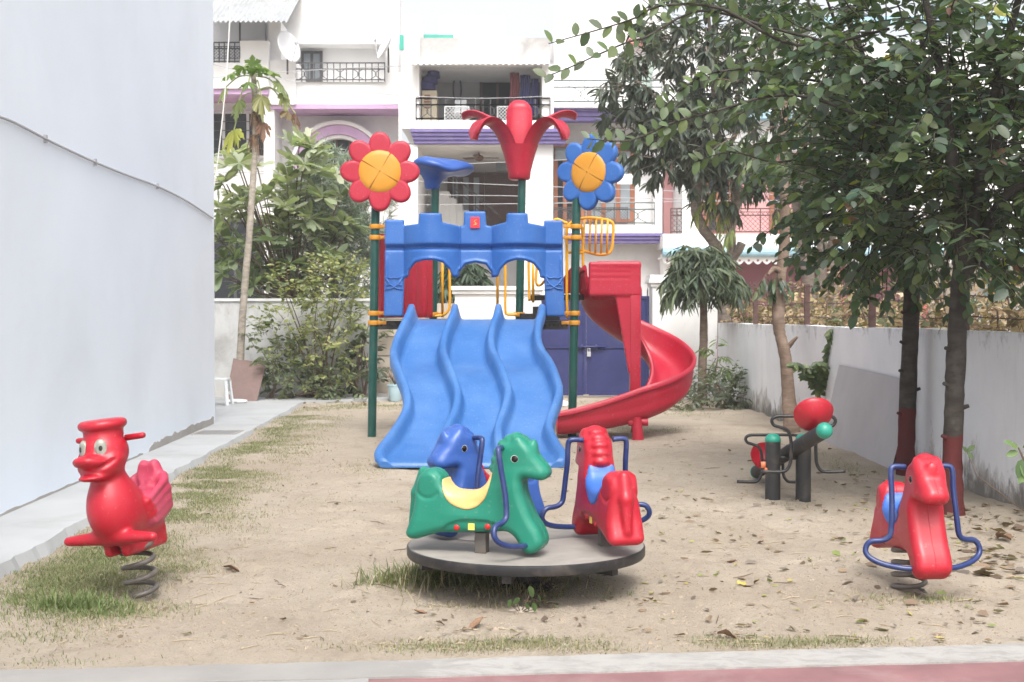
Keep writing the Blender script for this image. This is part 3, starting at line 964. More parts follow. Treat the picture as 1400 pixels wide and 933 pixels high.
# ---------------- middle house with the purple mouldings
HY = 38.0
h = empty('house', P(725, 560, HY), 'white house with purple mouldings and a covered balcony straight behind the playground', 'house')
boxes(h, 'wall', M['grey_wall'], [(545, 760, 60, 175, 41.2, 41.5), (545, 760, 196, 560, 42.6, 42.9)])
boxes(h, 'wall', M['white_wall'], [(757, 905, -20, 560, 39.6, 39.9)])
boxes(h, 'pier', M['white_wall'], [(549, 573, 20, 176, 38.05, 41.2), (545, 571, 198, 560, 38.1, 42.6), (716, 756, 198, 560, 38.3, 39.4), (741, 757, 88, 176, 38.05, 41.2), (893, 906, 96, 560, 38.9, 39.6)])
boxes(h, 'balcony_slab', M['white_wall'], [(566, 757, 165, 176, 37.9, 41.2), (757.3, 905, 142, 147, 38.2, 39.6), (775, 905, 308, 319, 37.7, 39.6)])
boxes(h, 'ceiling', M['white_wall'], [(571.5, 716, 196.5, 199, 38.3, 42.6)])
cornice(h, 566, 773, 176, 197, 38.0, M['purple'], 4, .055)
cornice(h, 757, 906, 147, 166, 38.5, M['purple'], 3, .05)
cornice(h, 777, 905, 319, 333, 37.8, M['purple'], 3, .05)
boxes(h, 'lower_wall', M['white_wall'], [(757, 905, 333, 560, 38.6, 39.6)])
M['stained_roof'] = pmat('stained_roof_parapet', (.47, .46, .45), .85, .1, 1.2, (.22,.21,.205), .8, .8, .2, 20)
boxes(h, 'roof_parapet', M['stained_roof'], [(565, 752, 52, 82, 38.4, 41.4)])
boxes(h, 'stair_tower', M['white_wall'], [(600, 690, 22, 52, 40.2, 43)])
# corrugated sheet over the balcony
mb = MB(); rows = [[], [], [], []]
a, b_ = P(562, 89, 37.6), P(752, 89, 37.6); zt = P(0, 80.5, 38.4).z
for i in range(191):
    x = a.x + (b_.x-a.x)*i/190; wv = .025*math.sin(i*2*PI/8.0)
    rows[0].append((x, 37.5, a.z+wv)); rows[1].append((x, 38.45, zt+wv)); rows[2].append((x, 38.45, zt+wv+.012)); rows[3].append((x, 37.5, a.z+wv+.012))
rows.append(rows[0]); mb.sheet(rows); mb.build('roof_sheet', M['white_wall'], h)
boxes(h, 'lintel', M['white_wall'], [(573, 741, 83, 91, 38.5, 41.2)])
# what stands inside the balcony
d = window(h, 656, 704, 97, 165, 41.15, M['dark_wood'], M['glass'], 2, 1, .08, 'door')
window(h, 706, 738, 95, 165, 41.15, M['dark_wood'], M['curtain_glass'], 1, 1, .06, 'window')
bars_railing(h, 569, 752, 133, 165, 38.0, M['rail'], .42, 0, w=.03)
rl = bars_railing(h, 569, 752, 133, 165, 38.0, M['rail'], 9, 6)
for q in ((608, 641), (680, 705)): mesh_panel(h, q[0], q[1], 146, 165, 37.95, M['white_plastic'], .10, .03)
c0 = P(587, 165, 38.9)
cb = empty('cupboard', c0, 'cream cupboard standing at the left end of the covered balcony', 'cupboard')
part(cb, 'body', M['cream_paint'], lambda mb: mb.pbox(577, 597, 124, 165, 38.8, 39.5))
part(cb, 'louvre', M['wood'], lambda mb: [mb.pbox(580, 588, 130+i*4, 132+i*4, 38.77, 38.8) for i in range(5)])
bn = empty('bundle', P(583, 122, 39.1), 'dark bundle of things heaped on top of the cream cupboard', 'bundle')
part(bn, 'heap', M['cloth_blue'], lambda mb: [mb.lathe([(.02,0),(.3-.05*k,.02),(.28-.05*k,.2),(.05,.34)], (P(582+k*5, 124, 39.1).x, 39.1+.1*k, P(0, 124.5-9*k, 39.1).z), 9) for k in range(3)])
ch = empty('chair', P(627, 165, 39), 'white plastic chair on the covered balcony behind the lattice panel', 'chair')
part(ch, 'back', M['white_plastic'], lambda mb: mb.pbox(622, 638, 137, 152, 38.9, 38.95))
part(ch, 'seat', M['white_plastic'], lambda mb: mb.pbox(621, 639, 152, 154, 38.5, 38.95))
for q in (621, 637): part(ch, 'leg', M['white_plastic'], lambda mb: mb.pbox(q, q+2, 154, 165, 38.85, 38.9))
bk = empty('bicycle_wheel', P(624, 130, 40.9), 'old bicycle rim leaning on the balcony wall behind the white chair', 'wheel')
mb = MB(); cc = P(625, 122, 40.8); mb.tube([(cc.x+.25*math.cos(t*PI/12)*.5, 40.85, cc.z+.4*math.sin(t*PI/12)) for t in range(25)], .025, 6, False); mb.build('rim', M['rail'], bk)
for (q, mt, lab) in (((697, 709, 100, 158), 'cloth_red', 'long dusky red cloth hanging at the right end of the covered balcony'), ((711, 724, 103, 160), 'cloth_blue', 'dark blue striped cloth hanging next to the red cloth on the balcony'), ((726, 735, 108, 158), 'cloth_blue', 'narrow dark blue cloth hanging rightmost on the covered balcony')):
    a, b_ = P(q[0], q[3], 38.8), P(q[1], q[2], 38.8)
    mb = MB(); rows = []
    for k in range(9):
        z = b_.z + (a.z-b_.z)*k/8
        rows.append([(a.x+(b_.x-a.x)*i/20 + .02*math.sin(k*.8), 38.8+.05*math.sin(i*1.3)+.02*math.sin(k+i*.5), z) for i in range(21)])
    mb.sheet(rows); me = mb.mesh('hanging_cloth', M[mt], b_, True); o = link_mesh('hanging_cloth', me); o.location = b_
    md = o.modifiers.new('thick', 'SOLIDIFY'); md.thickness = .015
    tag(o, lab, 'cloth')
# porch below: ceiling fan, dark door, stair with a black rail, picture
fn = empty('ceiling_fan', P(655, 199, 40.0), 'brown three blade ceiling fan hanging under the porch ceiling', 'ceiling fan')
cc = P(655, 216, 40.0)
part(fn, 'rod', M['fan'], lambda mb: mb.tube([(cc.x, 40, P(0,199,40).z), (cc.x, 40, cc.z+.05)], .025, 8))
part(fn, 'motor', M['fan'], lambda mb: mb.lathe([(.02,.1),(.13,.05),(.15,-.02),(.1,-.08),(.02,-.1)], cc, 16), True)
for k in range(3):
    an = .35 + k*2*PI/3
    mb = MB(); mb.bar(cc+Vector((math.cos(an)*.1, math.sin(an)*.1, 0)), cc+Vector((math.cos(an)*.62, math.sin(an)*.62, .02)), .15, .012, .25); mb.build('blade', M['fan'], fn)
window(h, 663, 718, 236, 330, 42.5, M['dark_wood'], M['dark_wood'], 2, 1, .12, 'door')
window(h, 612, 662, 236, 312, 42.5, M['dark_wood'], M['curtain_glass'], 3, 1, .16)
boxes(h, 'picture', M['curtain_glass'], [(678, 692, 220, 234, 42.4, 42.46)])
for i in range(7):
    boxes(h, 'stair_step', M['white_wall'], [(597+i*9, 606+i*9+8, 262+i*8.5, 330, 41.0+.15*i, 42.3)])
part(h, 'stair_rail', M['rail'], lambda mb: (mb.bar(P(622, 242, 40.9), P(680, 292, 40.9), .06), mb.bar(P(622, 258, 40.9), P(672, 302, 40.9), .035), mb.bar(P(622, 242, 40.9), P(622, 272, 40.9), .05), mb.bar(P(650, 266, 40.9), P(650, 292, 40.9), .04)))
# right wing: wooden windows, railing
window(h, 757, 800, 201, 306, 39.55, M['wood'], M['glass'], 3, 1, .12)
window(h, 802, 868, 201, 306, 39.55, M['wood'], M['curtain_glass'], 3, 1, .14)
boxes(h, 'window_hood', M['wood'], [(757, 870, 197, 201, 39.3, 39.6)])
boxes(h, 'window_blind', M['curtain_glass'], [(759, 798, 201.5, 218, 39.44, 39.5)])
r = bars_railing(h, 757, 895, 276, 308, 37.9, M['rail_green'], .55, 3)
mesh_panel(h, 800, 858, 284, 306, 37.86, M['rail'], .085, .010); mesh_panel(h, 757, 784, 284, 306, 37.86, M['rail'], .085, .010)
bars_railing(h, 757, 905, 109, 142, 38.2, M['rail_green'], .42, 2, w=.015)
boxes(h, 'notice', M['paper'], [(844, 870, 238, 252, 37.8, 37.82)])
boxes(h, 'upper_door', pmat('pale_green_door', (.33,.42,.36), .6, .06), [(862, 895, 81, 140, 39.5, 39.58)])
boxes(h, 'red_trim', pmat('faded_red_trim', (.62,.22,.2), .6, .1), [(858, 930, 53, 59, 39.2, 39.9)])
boxes(h, 'drain_pipe', M['white_wall'], [(545, 549, 100, 200, 37.95, 38.05)])
ts = empty('roof_sheet_pile', P(585, 48, 40.5), 'teal green sheeting on the roof above the covered balcony', 'sheet')
[part(ts, 'sheet', M['teal_sheet'], lambda mb: mb.pbox(*q_)) for q_ in ((549, 620, 47.5, 52, 40.0, 40.1), (546, 552, 48, 68, 38.0, 38.1))]

# ---------------- left house with the arch
LY = 41.0
h2 = empty('house', P(420, 560, LY), 'white house with a mauve arch and dark railings at the left', 'house')
boxes(h2, 'wall', M['white_wall'], [(200, 546, 120, 560, 42.6, 42.9), (200, 546, 12, 122, 43.2, 43.5)])
boxes(h2, 'balcony_slab', M['white_wall'], [(404, 546, 112, 143, 41.2, 43.2), (200, 367, 86, 121, 40.8, 43.2), (367.2, 403.8, 82, 143, 41.0, 43.2), (374, 546, -40, 60, 42.4, 43.2)])
boxes(h2, 'parapet', M['white_wall'], [(328, 367, 56, 86, 40.85, 41.1), (527, 546, 56, 112, 41.25, 43.2)])
boxes(h2, 'moulding', M['mauve'], [(200, 367, 122, 129, 40.9, 42.6), (367.3, 546, 143.5, 149, 41.1, 42.6)])
boxes(h2, 'column', M['white_wall'], [(362, 375, 129.2, 560, 41.2, 42.6), (367, 384, 30, 82, 41.3, 43.1)])
boxes(h2, 'side_wall', M['grey_wall'], [(200, 362, 24, 86, 42.9, 43.19)])
bars_railing(h2, 404, 526, 85, 112, 41.1, M['rail'], .20, 0, w=.03)
bars_railing(h2, 404, 526, 85, 112, 41.15, M['rail'], 1.3, 5)
bars_railing(h2, 250, 328, 57, 87, 40.9, M['rail'], .16, 0, w=.03)
mesh_panel(h2, 290, 328, 64, 80, 40.85, M['rail'], .1, .02)
window(h2, 412, 441, 70, 112, 43.1, M['rail'], M['curtain_glass'], 2, 1, .09)
window(h2, 205, 374, 152, 217, 42.5, M['grey_wall'], M['glass'], 5, 1, .09)
part(h2, 'window_grille', M['rail'], lambda mb: [mb.pbox(205, 374, y, y+1.0, 42.40, 42.42) for y in (166, 178, 190, 203)])
window(h2, 205, 362, 300, 412, 42.5, M['rail'], M['glass'], 4, 1, .09)
window(h2, 420, 500, 185, 330, 42.5, M['dark_wood'], M['glass'], 4, 2, .1)
# arch: three rings
cc = P(463, 232, 42.1); sc = 42.1/F
for (ro, ri, mt, yy) in ((66, 61, 'white_wall', 41.95), (60.6, 48, 'mauve', 42.05), (47.6, 43, 'white_wall', 42.15)):
    poly = [(ro*sc*math.cos(PI*t/28), ro*sc*math.sin(PI*t/28)) for t in range(29)] + [(ri*sc*math.cos(PI*t/28), ri*sc*math.sin(PI*t/28)) for t in range(28, -1, -1)]
    mb = MB(); mb.prism(poly, Matrix.Translation((cc.x, yy, cc.z)), 42.6-yy); mb.build('arch_moulding', M[mt], h2)
# corrugated tin awning at the top left
mb = MB(); rows = [[], [], [], []]
a, b_ = P(255, 30, 39.6), P(393, 30, 39.6); zt = P(0, -12, 42.8).z
for i in range(161):
    x = a.x + (b_.x-a.x)*i/160; wv = .03*math.sin(i*2*PI/8.0)
    rows[0].append((x, 39.6, a.z+wv)); rows[1].append((x, 42.8, zt+wv)); rows[2].append((x, 42.8, zt+wv+.015)); rows[3].append((x, 39.6, a.z+wv+.015))
rows.append(rows[0]); mb.sheet(rows); mb.build('tin_roof', M['tin'], h2)
part(h2, 'roof_strut', M['rail'], lambda mb: (mb.bar(P(330, 2, 42.2), P(337, 27, 39.9), .06), mb.bar(P(378, 0, 42.2), P(384, 28, 39.9), .06), mb.bar(P(328, 14, 41), P(328, 58, 41), .05)))
def dish(px, py, Y, rad, label, aim):
    c = P(px, py, Y)
    r = empty('satellite_dish', c - Vector((0, 0, .55)), label, 'satellite dish')
    q = Vector(aim).to_track_quat('Z', 'Y').to_matrix().to_4x4()
    prof = [(rad*t/8, .28*rad*(t/8)**2) for t in range(9)]
    mb = MB(); mb.lathe(prof + [(x*.99, z-.02) for x, z in prof[::-1]], (0,0,0), 24, False)
    Mx = Matrix.Translation(c) @ q
    mb.v = [tuple(Mx @ Vector(v)) for v in mb.v]; mb.build('reflector', M['dish'], r, True)
    tip = Mx @ Vector((0, 0, rad*.9))
    mb = MB(); mb.tube([Mx @ Vector((0, -rad*.98, .27*rad)), tip], .02, 6); mb.build('feed_arm', M['cable'], r)
    mb = MB(); mb.tube([tip, tip + (c-tip)*.12], .06, 8); mb.build('feed_horn', M['cable'], r)
    mb = MB(); mb.tube([Mx @ Vector((0,0,-.02)), c + Vector((0,.25,-.2)), c+Vector((0,.25,-.75))], .03, 6); mb.build('mast', M['rail'], r)
dish(391, 66, 40.4, .50, 'white satellite dish on the balcony corner near the tin roof', (.8, -.5, .25))
dish(530, 64, 40.6, .50, 'white satellite dish beside the railing, next to the covered balcony', (-.75, -.3, .35))

# ---------------- right house: pink walls, light blue band, scalloped valance
RY = 37.0
h3 = empty('house', P(1100, 560, RY), 'pink and white house with a light blue band behind the right trees', 'house')
boxes(h3, 'wall', M['pink_wall'], [(907, 1120, 205, 322, 39.4, 39.7)])
boxes(h3, 'wall', M['white_wall'], [(1120.5, 1600, 60, 322, 38.3, 39.7), (907, 1120, 60, 204.5, 38.6, 39.7)])
boxes(h3, 'lower_wall', M['maroon'], [(907, 1230, 346, 560, 38.2, 38.6)])
boxes(h3, 'pier', M['white_wall'], [(933, 958, 205, 322, 37.2, 39.4), (1128, 1150, 230, 322, 37.3, 38.3), (907, 917, 346, 560, 37.2, 38.2)])
boxes(h3, 'balcony_slab', M['white_wall'], [(906.5, 1600, 320, 339, 37.0, 39.4)])
part(h3, 'blue_band', M['cyan'], lambda mb: mb.tube([P(906, 345, 36.9), P(1600, 345, 36.9)], .14, 12))
boxes(h3, 'upper_band', M['cyan'], [(907, 1600, 152, 162, 38.1, 38.6), (1110, 1600, 22, 32, 38.0, 38.3)])
# valance: a strip with scallops and a round hole over each
a = P(906, 351, 36.95); wdt = P(1600, 351, 36.95).x - a.x
base = None; n = 56
for i in range(n):
    if base is None:
        hw = wdt/n/2; poly = [(-hw, .1), (-hw, -.06)] + [(-hw+2*hw*t/8, -.06-.10*math.sin(PI*t/8)) for t in range(1, 8)] + [(hw, -.06), (hw, .1)]
        mb = MB(); mb.prism(poly, Matrix.Identity(4), .02)
        mb.mi = 1; mb.lathe([(.035, 0), (.035, .006)], (0,0,0), 8); 
        for k in range(len(mb.v)-16, len(mb.v)): x, y, z = mb.v[k]; mb.v[k] = (x, -z, y-.05)
        base = mb.mesh('valance_scallop', [M['white_wall'], M['maroon']])
    o = link_mesh('valance_scallop', base, h3); o.location = Vector((a.x + wdt*(i+.5)/n, 36.95, a.z-.06)) - org(h3)
boxes(h3, 'valance_board', M['white_wall'], [(906, 1600, 350, 353, 36.93, 38.2)])
for q in ((917, 934), (959, 1120), (1151, 1500)):
    bars_railing(h3, q[0], q[1], 284, 320, 37.35, M['rail_brown'], .9, 0, w=.03)
    mesh_panel(h3, q[0], q[1], 290, 317, 37.33, M['rail_brown'], .14, .022)
window(h3, 962, 1003, 215, 322, 39.35, M['wood'], M['glass'], 2, 1, .14)
window(h3, 1052, 1078, 225, 322, 39.35, M['wood'], M['glass'], 1, 1, .14, 'door')
boxes(h3, 'door_post', M['wood'], [(925, 932, 215, 322, 39.2, 39.38)])
window(h3, 1160, 1210, 240, 310, 38.25, M['wood'], M['glass'], 2, 1, .12)
boxes(h3, 'parapet', M['white_wall'], [(907, 1110, 40, 60, 38.3, 38.6)])

# ---------------- a further pale house at the far right, seen only through gaps in the leaves
h4 = empty('house', P(1330, 560, 44), 'pale house farther back at the right edge behind the leaves', 'house')
boxes(h4, 'wall', M['white_wall'], [(1225, 1700, 347, 560, 39.8, 44)])
boxes(h4, 'wall', M['pink_wall'], [(1235, 1262, 350, 560, 38.3, 38.6)])
window(h4, 1345, 1380, 360, 420, 39.75, M['cyan'], M['glass'], 2, 1, .1)

# ---------------- iron railing across the street, with spear tips
fe = empty('iron_fence', P(1060, 445, 30.0), 'dark iron fence with spear tips in front of the pink house', 'fence')
a, b_ = P(960, 470, 30.0), P(1240, 392, 30.0)
for z in (b_.z, b_.z-.85): part(fe, 'rail', M['rail_brown'], lambda mb: mb.box(a.x, b_.x, 29.98, 30.02, z-.02, z+.02))
mb = MB(); hh = b_.z+.14
mb.tube([(0,0,0),(0,0,hh-.12),(0,0,hh-.1),(0,0,hh)], [.011,.011,.026,.002], 6); base = mb.mesh('bar', M['rail_brown'])
n = 44
for i in range(n): 
    o = link_mesh('bar', base, fe); o.location = Vector((a.x+(b_.x-a.x)*i/(n-1), 30, 0)) - org(fe)
for q in (1000, 1090, 1180):
    p = P(q, 400, 30); part(fe, 'post', M['rail_brown'], lambda mb: mb.box(p.x-.05, p.x+.05, 30.03, 30.13, 0, b_.z+.06))

# ---------------- overhead wires and a cord
for k, (q, lab) in enumerate([
    (((430, 232), (650, 223), (900, 214)), 'topmost thin wire across the street, passing in front of the ceiling fan'),
    (((400, 240), (620, 252), (930, 262)), 'sagging thin wire crossing the porch just above the blue cap'),
    (((480, 266), (700, 268), (900, 272)), 'thin wire crossing the dark porch door at mid height'),
    (((440, 282), (700, 279), (930, 276)), 'lowest thin wire crossing in front of the porch stairs'),
    (((560, 90), (745, 88), (990, 96)), 'thin wire just under the corrugated edge of the balcony roof'),
    (((540, 130), (700, 134), (860, 120)), 'thin wire crossing the open covered balcony')]):
    Yw = 33 + k*.3
    pts = [P(x, y, Yw) for x, y in q]; a, m_, b_ = pts
    d = (b_-a); L = [a + d*t + Vector((0,0,(m_.z-(a.z+b_.z)/2)*4*t*(1-t))) for t in np.linspace(-.8, 1.8, 27)]
    mb = MB(); mb.tube(L, .009, 5); me = mb.mesh('overhead_wire', M['cable'], m_); o = link_mesh('overhead_wire', me); o.location = m_
    tag(o, lab, 'wire', 'overhead wires')
mb = MB(); L = [P(x, y, 22.0) for x, y in catmull([(318, -60), (314, 30), (309, 110), (300, 200), (291, 265), (284, 300)], 4)]
mb.tube(L, .011, 6); me = mb.mesh('rope', M['paper'], L[0]); o = link_mesh('rope', me); o.location = L[0]
tag(o, 'slack white rope hanging down beside the building corner', 'rope')
# ================================================================== the playground equipment
# ---------------- play tower with wave slide, castle front, flowers and spiral slide
TX = Vector((-.5, 16.4, 0))
tw = empty('play_tower', TX, 'big climbing tower with a blue castle front, blue wave slide and red spiral slide', 'play tower')
FL, FR, BL, BR = Vector((-1.745, 16.36, 0)), Vector((.745, 16.36, 0)), Vector((-1.075, 17.45, 0)), Vector((.070, 17.45, 0))
LEAN = .019
def up(p, z): return Vector((p.x + LEAN*z, p.y, z))
tops = {0: P(516, 262, 16.36).z, 1: P(788, 262, 16.36).z, 2: P(590, 250, 17.45).z, 3: P(709, 240, 17.45).z}
for k, p in enumerate((FL, FR, BL, BR)):
    mb = MB(); mb.tube([up(p, -.1), up(p, 1.2), up(p, 2.4), up(p, tops[k])], .053, 20)
    po = mb.build('post', M['post_green'], tw, 40)
    zs = [P(0, y, p.y).z for y in ((310, 325, 428.5, 441.5) if k < 2 else (316, 430))]
    for z in zs:
        c = up(p, z); mb = MB()
        mb.lathe([(.054,-.028),(.070,-.028),(.073,-.02),(.073,.02),(.070,.028),(.054,.028)], c, 22)
        s = 1 if p.x < -.4 else -1
        mb.bbox(min(c.x+s*.05, c.x+s*.16), max(c.x+s*.05, c.x+s*.16), c.y-.035, c.y+.0, c.z-.022, c.z+.022, .006)
        mb.tube([(c.x+s*.10, c.y-.03, c.z), (c.x+s*.10, c.y-.048, c.z)], .011, 6)
        mb.build('clamp', M['yellow'], po, 40)
# decks
mb = MB()
mb.prism([(FL.x+.06, FL.y), (FR.x-.02, FR.y), (BR.x, BR.y-.03), (BL.x, BL.y-.03)], Matrix(((1,0,0,.025),(0,0,1,0),(0,1,0,1.385),(0,0,0,1))), .055)
mb.box(FL.x+.08, FR.x-.05, FL.y-.02, FL.y+.0, 1.33, 1.438)
mb.build('deck', M['rubber'], tw)
mb = MB()
for i in range(44):
    x = FL.x + .12 + i*.055
    mb.lathe([(.0001, 0), (.014, 0), (.014, .006), (.0001, .006)], (0,0,0), 8, False)
    for k in range(len(mb.v)-32, len(mb.v)): a, b_, c = mb.v[k]; mb.v[k] = (x+a, FL.y-.0205-c, 1.384+b_)
mb.build('deck_hole_row', M['eye_black'], tw)
mb = MB()
mb.prism([(FR.x-.01, FR.y+.08), (1.02, 16.75), (1.02, 17.25), (BR.x+.12, BR.y)], Matrix(((1,0,0,.03),(0,0,1,0),(0,1,0,1.70),(0,0,0,1))), .07)
mb.build('upper_deck', M['rubber'], tw)
for i in range(3):
    mb = MB(); a, b_ = .10+i*.17, .27+i*.17
    mb.bbox(a, b_, 16.75, 17.3, 1.442, 1.53+i*.09, .01); mb.build('step', M['rubber'], tw)

# castle front
CY = 16.17
px = [(525,433),(526,370),(527,301),(553,301),(553,309),(574,308),(575,294),(605,294),(606,306),(630,310),(634,309),(635,290),(664,290),(665,309),(672,310),(692,306),(693,294),(721,294),(722,307),(743,310),(744,302),(769,302),(770,370),(772,433),(746,433),(744,381),(738,380),(737,372),(729,362),(718,357.5),(706,356.5),(694,360),(685,369),(681,379),(672,380),(671,372),(664,362),(650,359.5),(637,362),(629,372),(627,380),(619,379),(615,369),(606,360),(595,357),(582,357),(570,360),(561,370),(559,379),(553,381),(551,433)]
poly = [(P(a, b_, CY).x, P(a, b_, CY).z) for a, b_ in px]
poly = poly[::-1]
pxx = lambda a: P(a, 340, CY).x
t1, t2, hw_ = (pxx(553)+pxx(628))/2, (pxx(672)+pxx(744.5))/2, (pxx(628)-pxx(553))/2
zb = P(0, 338, CY).z
def castle(X, Y, Z):
    x2, z2 = X[:,0,:], Z[:,0,:]
    d2 = poly_sdf(poly, x2, z2)
    s1, s2 = np.clip(np.abs(x2-t1)/hw_, 0, 1), np.clip(np.abs(x2-t2)/hw_, 0, 1)
    off = .23*(1-s1**2)**.9 + .23*(1-s2**2)**.9 + .035*np.clip((z2-zb)/.03, 0, 1) - .045*np.exp(-((z2-zb+.012)/.026)**2)
    cen = (x2 > pxx(629)) & (x2 < pxx(671)); off += np.where(cen, .03, 0)
    # raised rim round each arch
    rim = np.exp(-((d2+.028)/.014)**2)*np.clip((P(0,350,CY).z - z2)/.05, 0, 1)*(z2 > P(0,384,CY).z)
    off += .016*rim
    gx = np.abs(np.gradient(off, axis=0))/max(1e-6, x2[1,0]-x2[0,0])
    k = 1/np.sqrt(1+np.clip(gx, 0, 2)**2)
    yc = CY - off
    dy = (np.abs(Y - yc[:,None,:]) - .045)*k[:,None,:]
    return extrude(d2[:,None,:], dy, .02)
v, q = surfnet(castle, (pxx(520), CY-.36, P(0,436,CY).z), (pxx(776), CY+.09, P(0,286,CY).z), .0125)
v = v - np.array(TX)
cst = link_mesh('castle_panel', np_mesh('castle_panel', v, q, M['blue']), tw)
c = P(649.5, 304.5, CY-.128)
mb = MB(); mb.bbox(c.x-.056, c.x+.056, c.y-.004, c.y+.02, c.z-.068, c.z+.068, .004)
em = mb.build('emblem', M['sticker_red'], cst)
# the little yellow winged mark on the red plate
mb = MB()
for (ax, az, bx, bz, w) in ((-.02,-.035,.012,-.008,.016),(.012,-.008,-.012,.016,.015),(-.012,.016,.022,.034,.012),(.004,-.03,.024,-.012,.010)):
    mb.bar((c.x+ax, c.y-.006, c.z+az), (c.x+bx, c.y-.006, c.z+bz), w, .004)
mb.build('mark', M['sticker'], em)
for s, cx in ((1, 538.5), (1, 757.5)):
    # crossed lances and shield raised on each leg
    mb = MB(); yy = CY - .054
    q = lambda a, b_: Vector((P(cx+a, 0, CY).x, yy, P(0, 387+b_, CY).z))
    mb.tube([q(-12,-8), q(-6,2), q(4,8), q(12,9)], .009, 5); mb.tube([q(12,-8), q(6,2), q(-4,8), q(-12,9)], .009, 5)
    mb.tube([q(-12,-9), q(-4,-6), q(0,-7.5), q(4,-6), q(12,-9)], .008, 5); mb.tube([q(-11,4), q(-5,2)], .007, 5); mb.tube([q(11,4), q(5,2)], .007, 5)
    mb.build('shield_relief', M['blue'], cst, True)

# triple wave slide
def slide_pt(t, s):
    """s across 0..3 lanes, t along 0..1; returns the upper skin"""
    Yv = 16.22 + (12.96-16.22)*t
    z = interp(t, [0,.05,.12,.22,.30,.38,.46,.54,.62,.70,.78,.86,.93,1.0], [1.458,1.452,1.39,1.20,1.03,.93,.87,.76,.58,.39,.25,.15,.085,.06])
    ts_ = [0,.12,.20,.28,.36,.44,.54,.63,.70,.79,.86,.93,.98,1.0]
    xl_ = interp(t, ts_, [-1.23,-1.222,-1.28,-1.34,-1.35,-1.33,-1.245,-1.13,-1.105,-1.185,-1.245,-1.325,-1.335,-1.29])
    xr_ = interp(t, ts_, [.365,.361,.303,.296,.335,.39,.458,.52,.4414,.3716,.41,.477,.535,.50])
    xc, hw = (xl_+xr_)/2, (xr_-xl_)/2
    f = s - math.floor(min(s, 2.9999))
    d = min(f, 1-f)
    if s <= 0 or s >= 3: d = 0
    hr = interp(t, [0,.02,.06,.5,.85,.95,1], [.13,.19,.20,.18,.15,.10,.035])
    g = max(0.0, min(1.0, (d-.045)/.125)); g = 1 - (g*g*(3-2*g))
    zz = z + hr*g**1.15
    return Vector((xc + (s/1.5-1)*hw, Yv, zz))
def zsm(f): return f
NT, prof_s = 72, []
for l in range(3):
    prof_s += [l + q for q in (0,.02,.035,.06,.09,.12,.15,.19,.25,.35,.5,.65,.75,.81,.85,.88,.91,.94,.965,.98)]
prof_s.append(3.0)
rows = []
for i in range(NT+1):
    t = i/NT
    # smooth the break-points of the wave by averaging along the run
    row = []
    for s in prof_s:
        acc = Vector((0,0,0))
        for k in (-2,-1,0,1,2): acc += slide_pt(min(1, max(0, t+k*.012)), s)
        row.append(acc/5)
    a, b_ = row[0], row[-1]
    drop = .13 if t < .9 else .05
    L = [a + Vector((-.028,0,-.004)), a + Vector((-.045,0,-.03)), a + Vector((-.045,0,-drop))]
    Rr = [b_ + Vector((.028,0,-.004)), b_ + Vector((.045,0,-.03)), b_ + Vector((.045,0,-drop))]
    L = [Vector((p.x, p.y, max(.012, p.z))) for p in L]; Rr = [Vector((p.x, p.y, max(.012, p.z))) for p in Rr]
    under = []
    for p in row[::-4]: under.append(Vector((p.x, p.y, max(.008, p.z-.06 if p.z < 10 else p.z))))
    rows.append(L[::-1] + row + Rr + under)
mb = MB(); mb.sheet(rows, True)
n = len(rows[0]); mb.add(rows[0], [tuple(range(n))])
last = rows[-1]; cx_ = (min(p.x for p in last)+max(p.x for p in last))/2      # rolled lip
lip = [last]
for dy_, dz_, sx_ in ((.022, .004, .985), (.04, .020, .965), (.048, .045, .95)):
    lip.append([Vector((cx_+(p.x-cx_)*sx_, p.y-dy_, max(.004, p.z-dz_))) for p in last])
mb.sheet(lip, True); mb.add(lip[-1], [tuple(range(n))[::-1]])
mb.build('wave_slide', M['slide_blue'], tw, 60)

# flowers on the front posts
def flower(cx, cy, rad, yaw, mat, pet_n=8, rot=.0):
    def fn(X, Y, Z):
        x2, z2 = X[:,0,:], Z[:,0,:]
        d = np.sqrt(x2**2+z2**2) - rad*.56
        for k in range(pet_n):
            a = rot + 2*PI*k/pet_n
            ca, sa = math.cos(a), math.sin(a)
            u, w = x2*ca + z2*sa, -x2*sa + z2*ca
            e = (np.sqrt(((u-rad*.69)/(rad*.34))**2 + (w/(rad*.285))**2) - 1)*rad*.28
            d = smin(d, e, .018)
        return extrude(d[:,None,:], np.abs(Y) - .05, .035)
    v, q = surfnet(fn, (-rad-.05, -.08, -rad-.05), (rad+.05, .08, rad+.05), .0115)
    c = P(cx, cy, 16.36-.12)
    me = np_mesh('flower', v, q, mat)
    o = link_mesh('flower', me, tw); o.location = c - TX; o.rotation_euler = (0, 0, yaw)
    mb = MB(); r = rad*.555
    for k in range(4):
        a0, a1 = PI/4 + k*PI/2 + .03 + .25, PI/4 + (k+1)*PI/2 - .03 + .25
        rows = []
        for (f, y) in ((.03, -.082), (.4, -.080), (.75, -.072), (.93, -.060), (1.0, -.045), (1.0, -.02)):
            rows.append([(r*f*math.cos(a0+(a1-a0)*i/12), y, r*f*math.sin(a0+(a1-a0)*i/12)) for i in range(13)])
        mb.sheet(rows)
    mb.mi = 1
    mb.sheet([[(r*f*math.cos(2*PI*i/32), y, r*f*math.sin(2*PI*i/32)) for i in range(32)] for f, y in ((.01,-.068),(.7,-.064),(.96,-.045),(1.03,-.02),(1.05,-.045),(1.06,-.05))], True)
    mb.mi = 1; mb.tube([(0,-.08,0),(0,-.088,0)], .012, 8)
    mb.local('flower_centre', [M['yellow'], pmat('flower_groove', (.35,.15,.01), .6, .1)], o, 50)
    return o
flower(519.5, 235, .475, R(4), M['red'], 8, R(90))
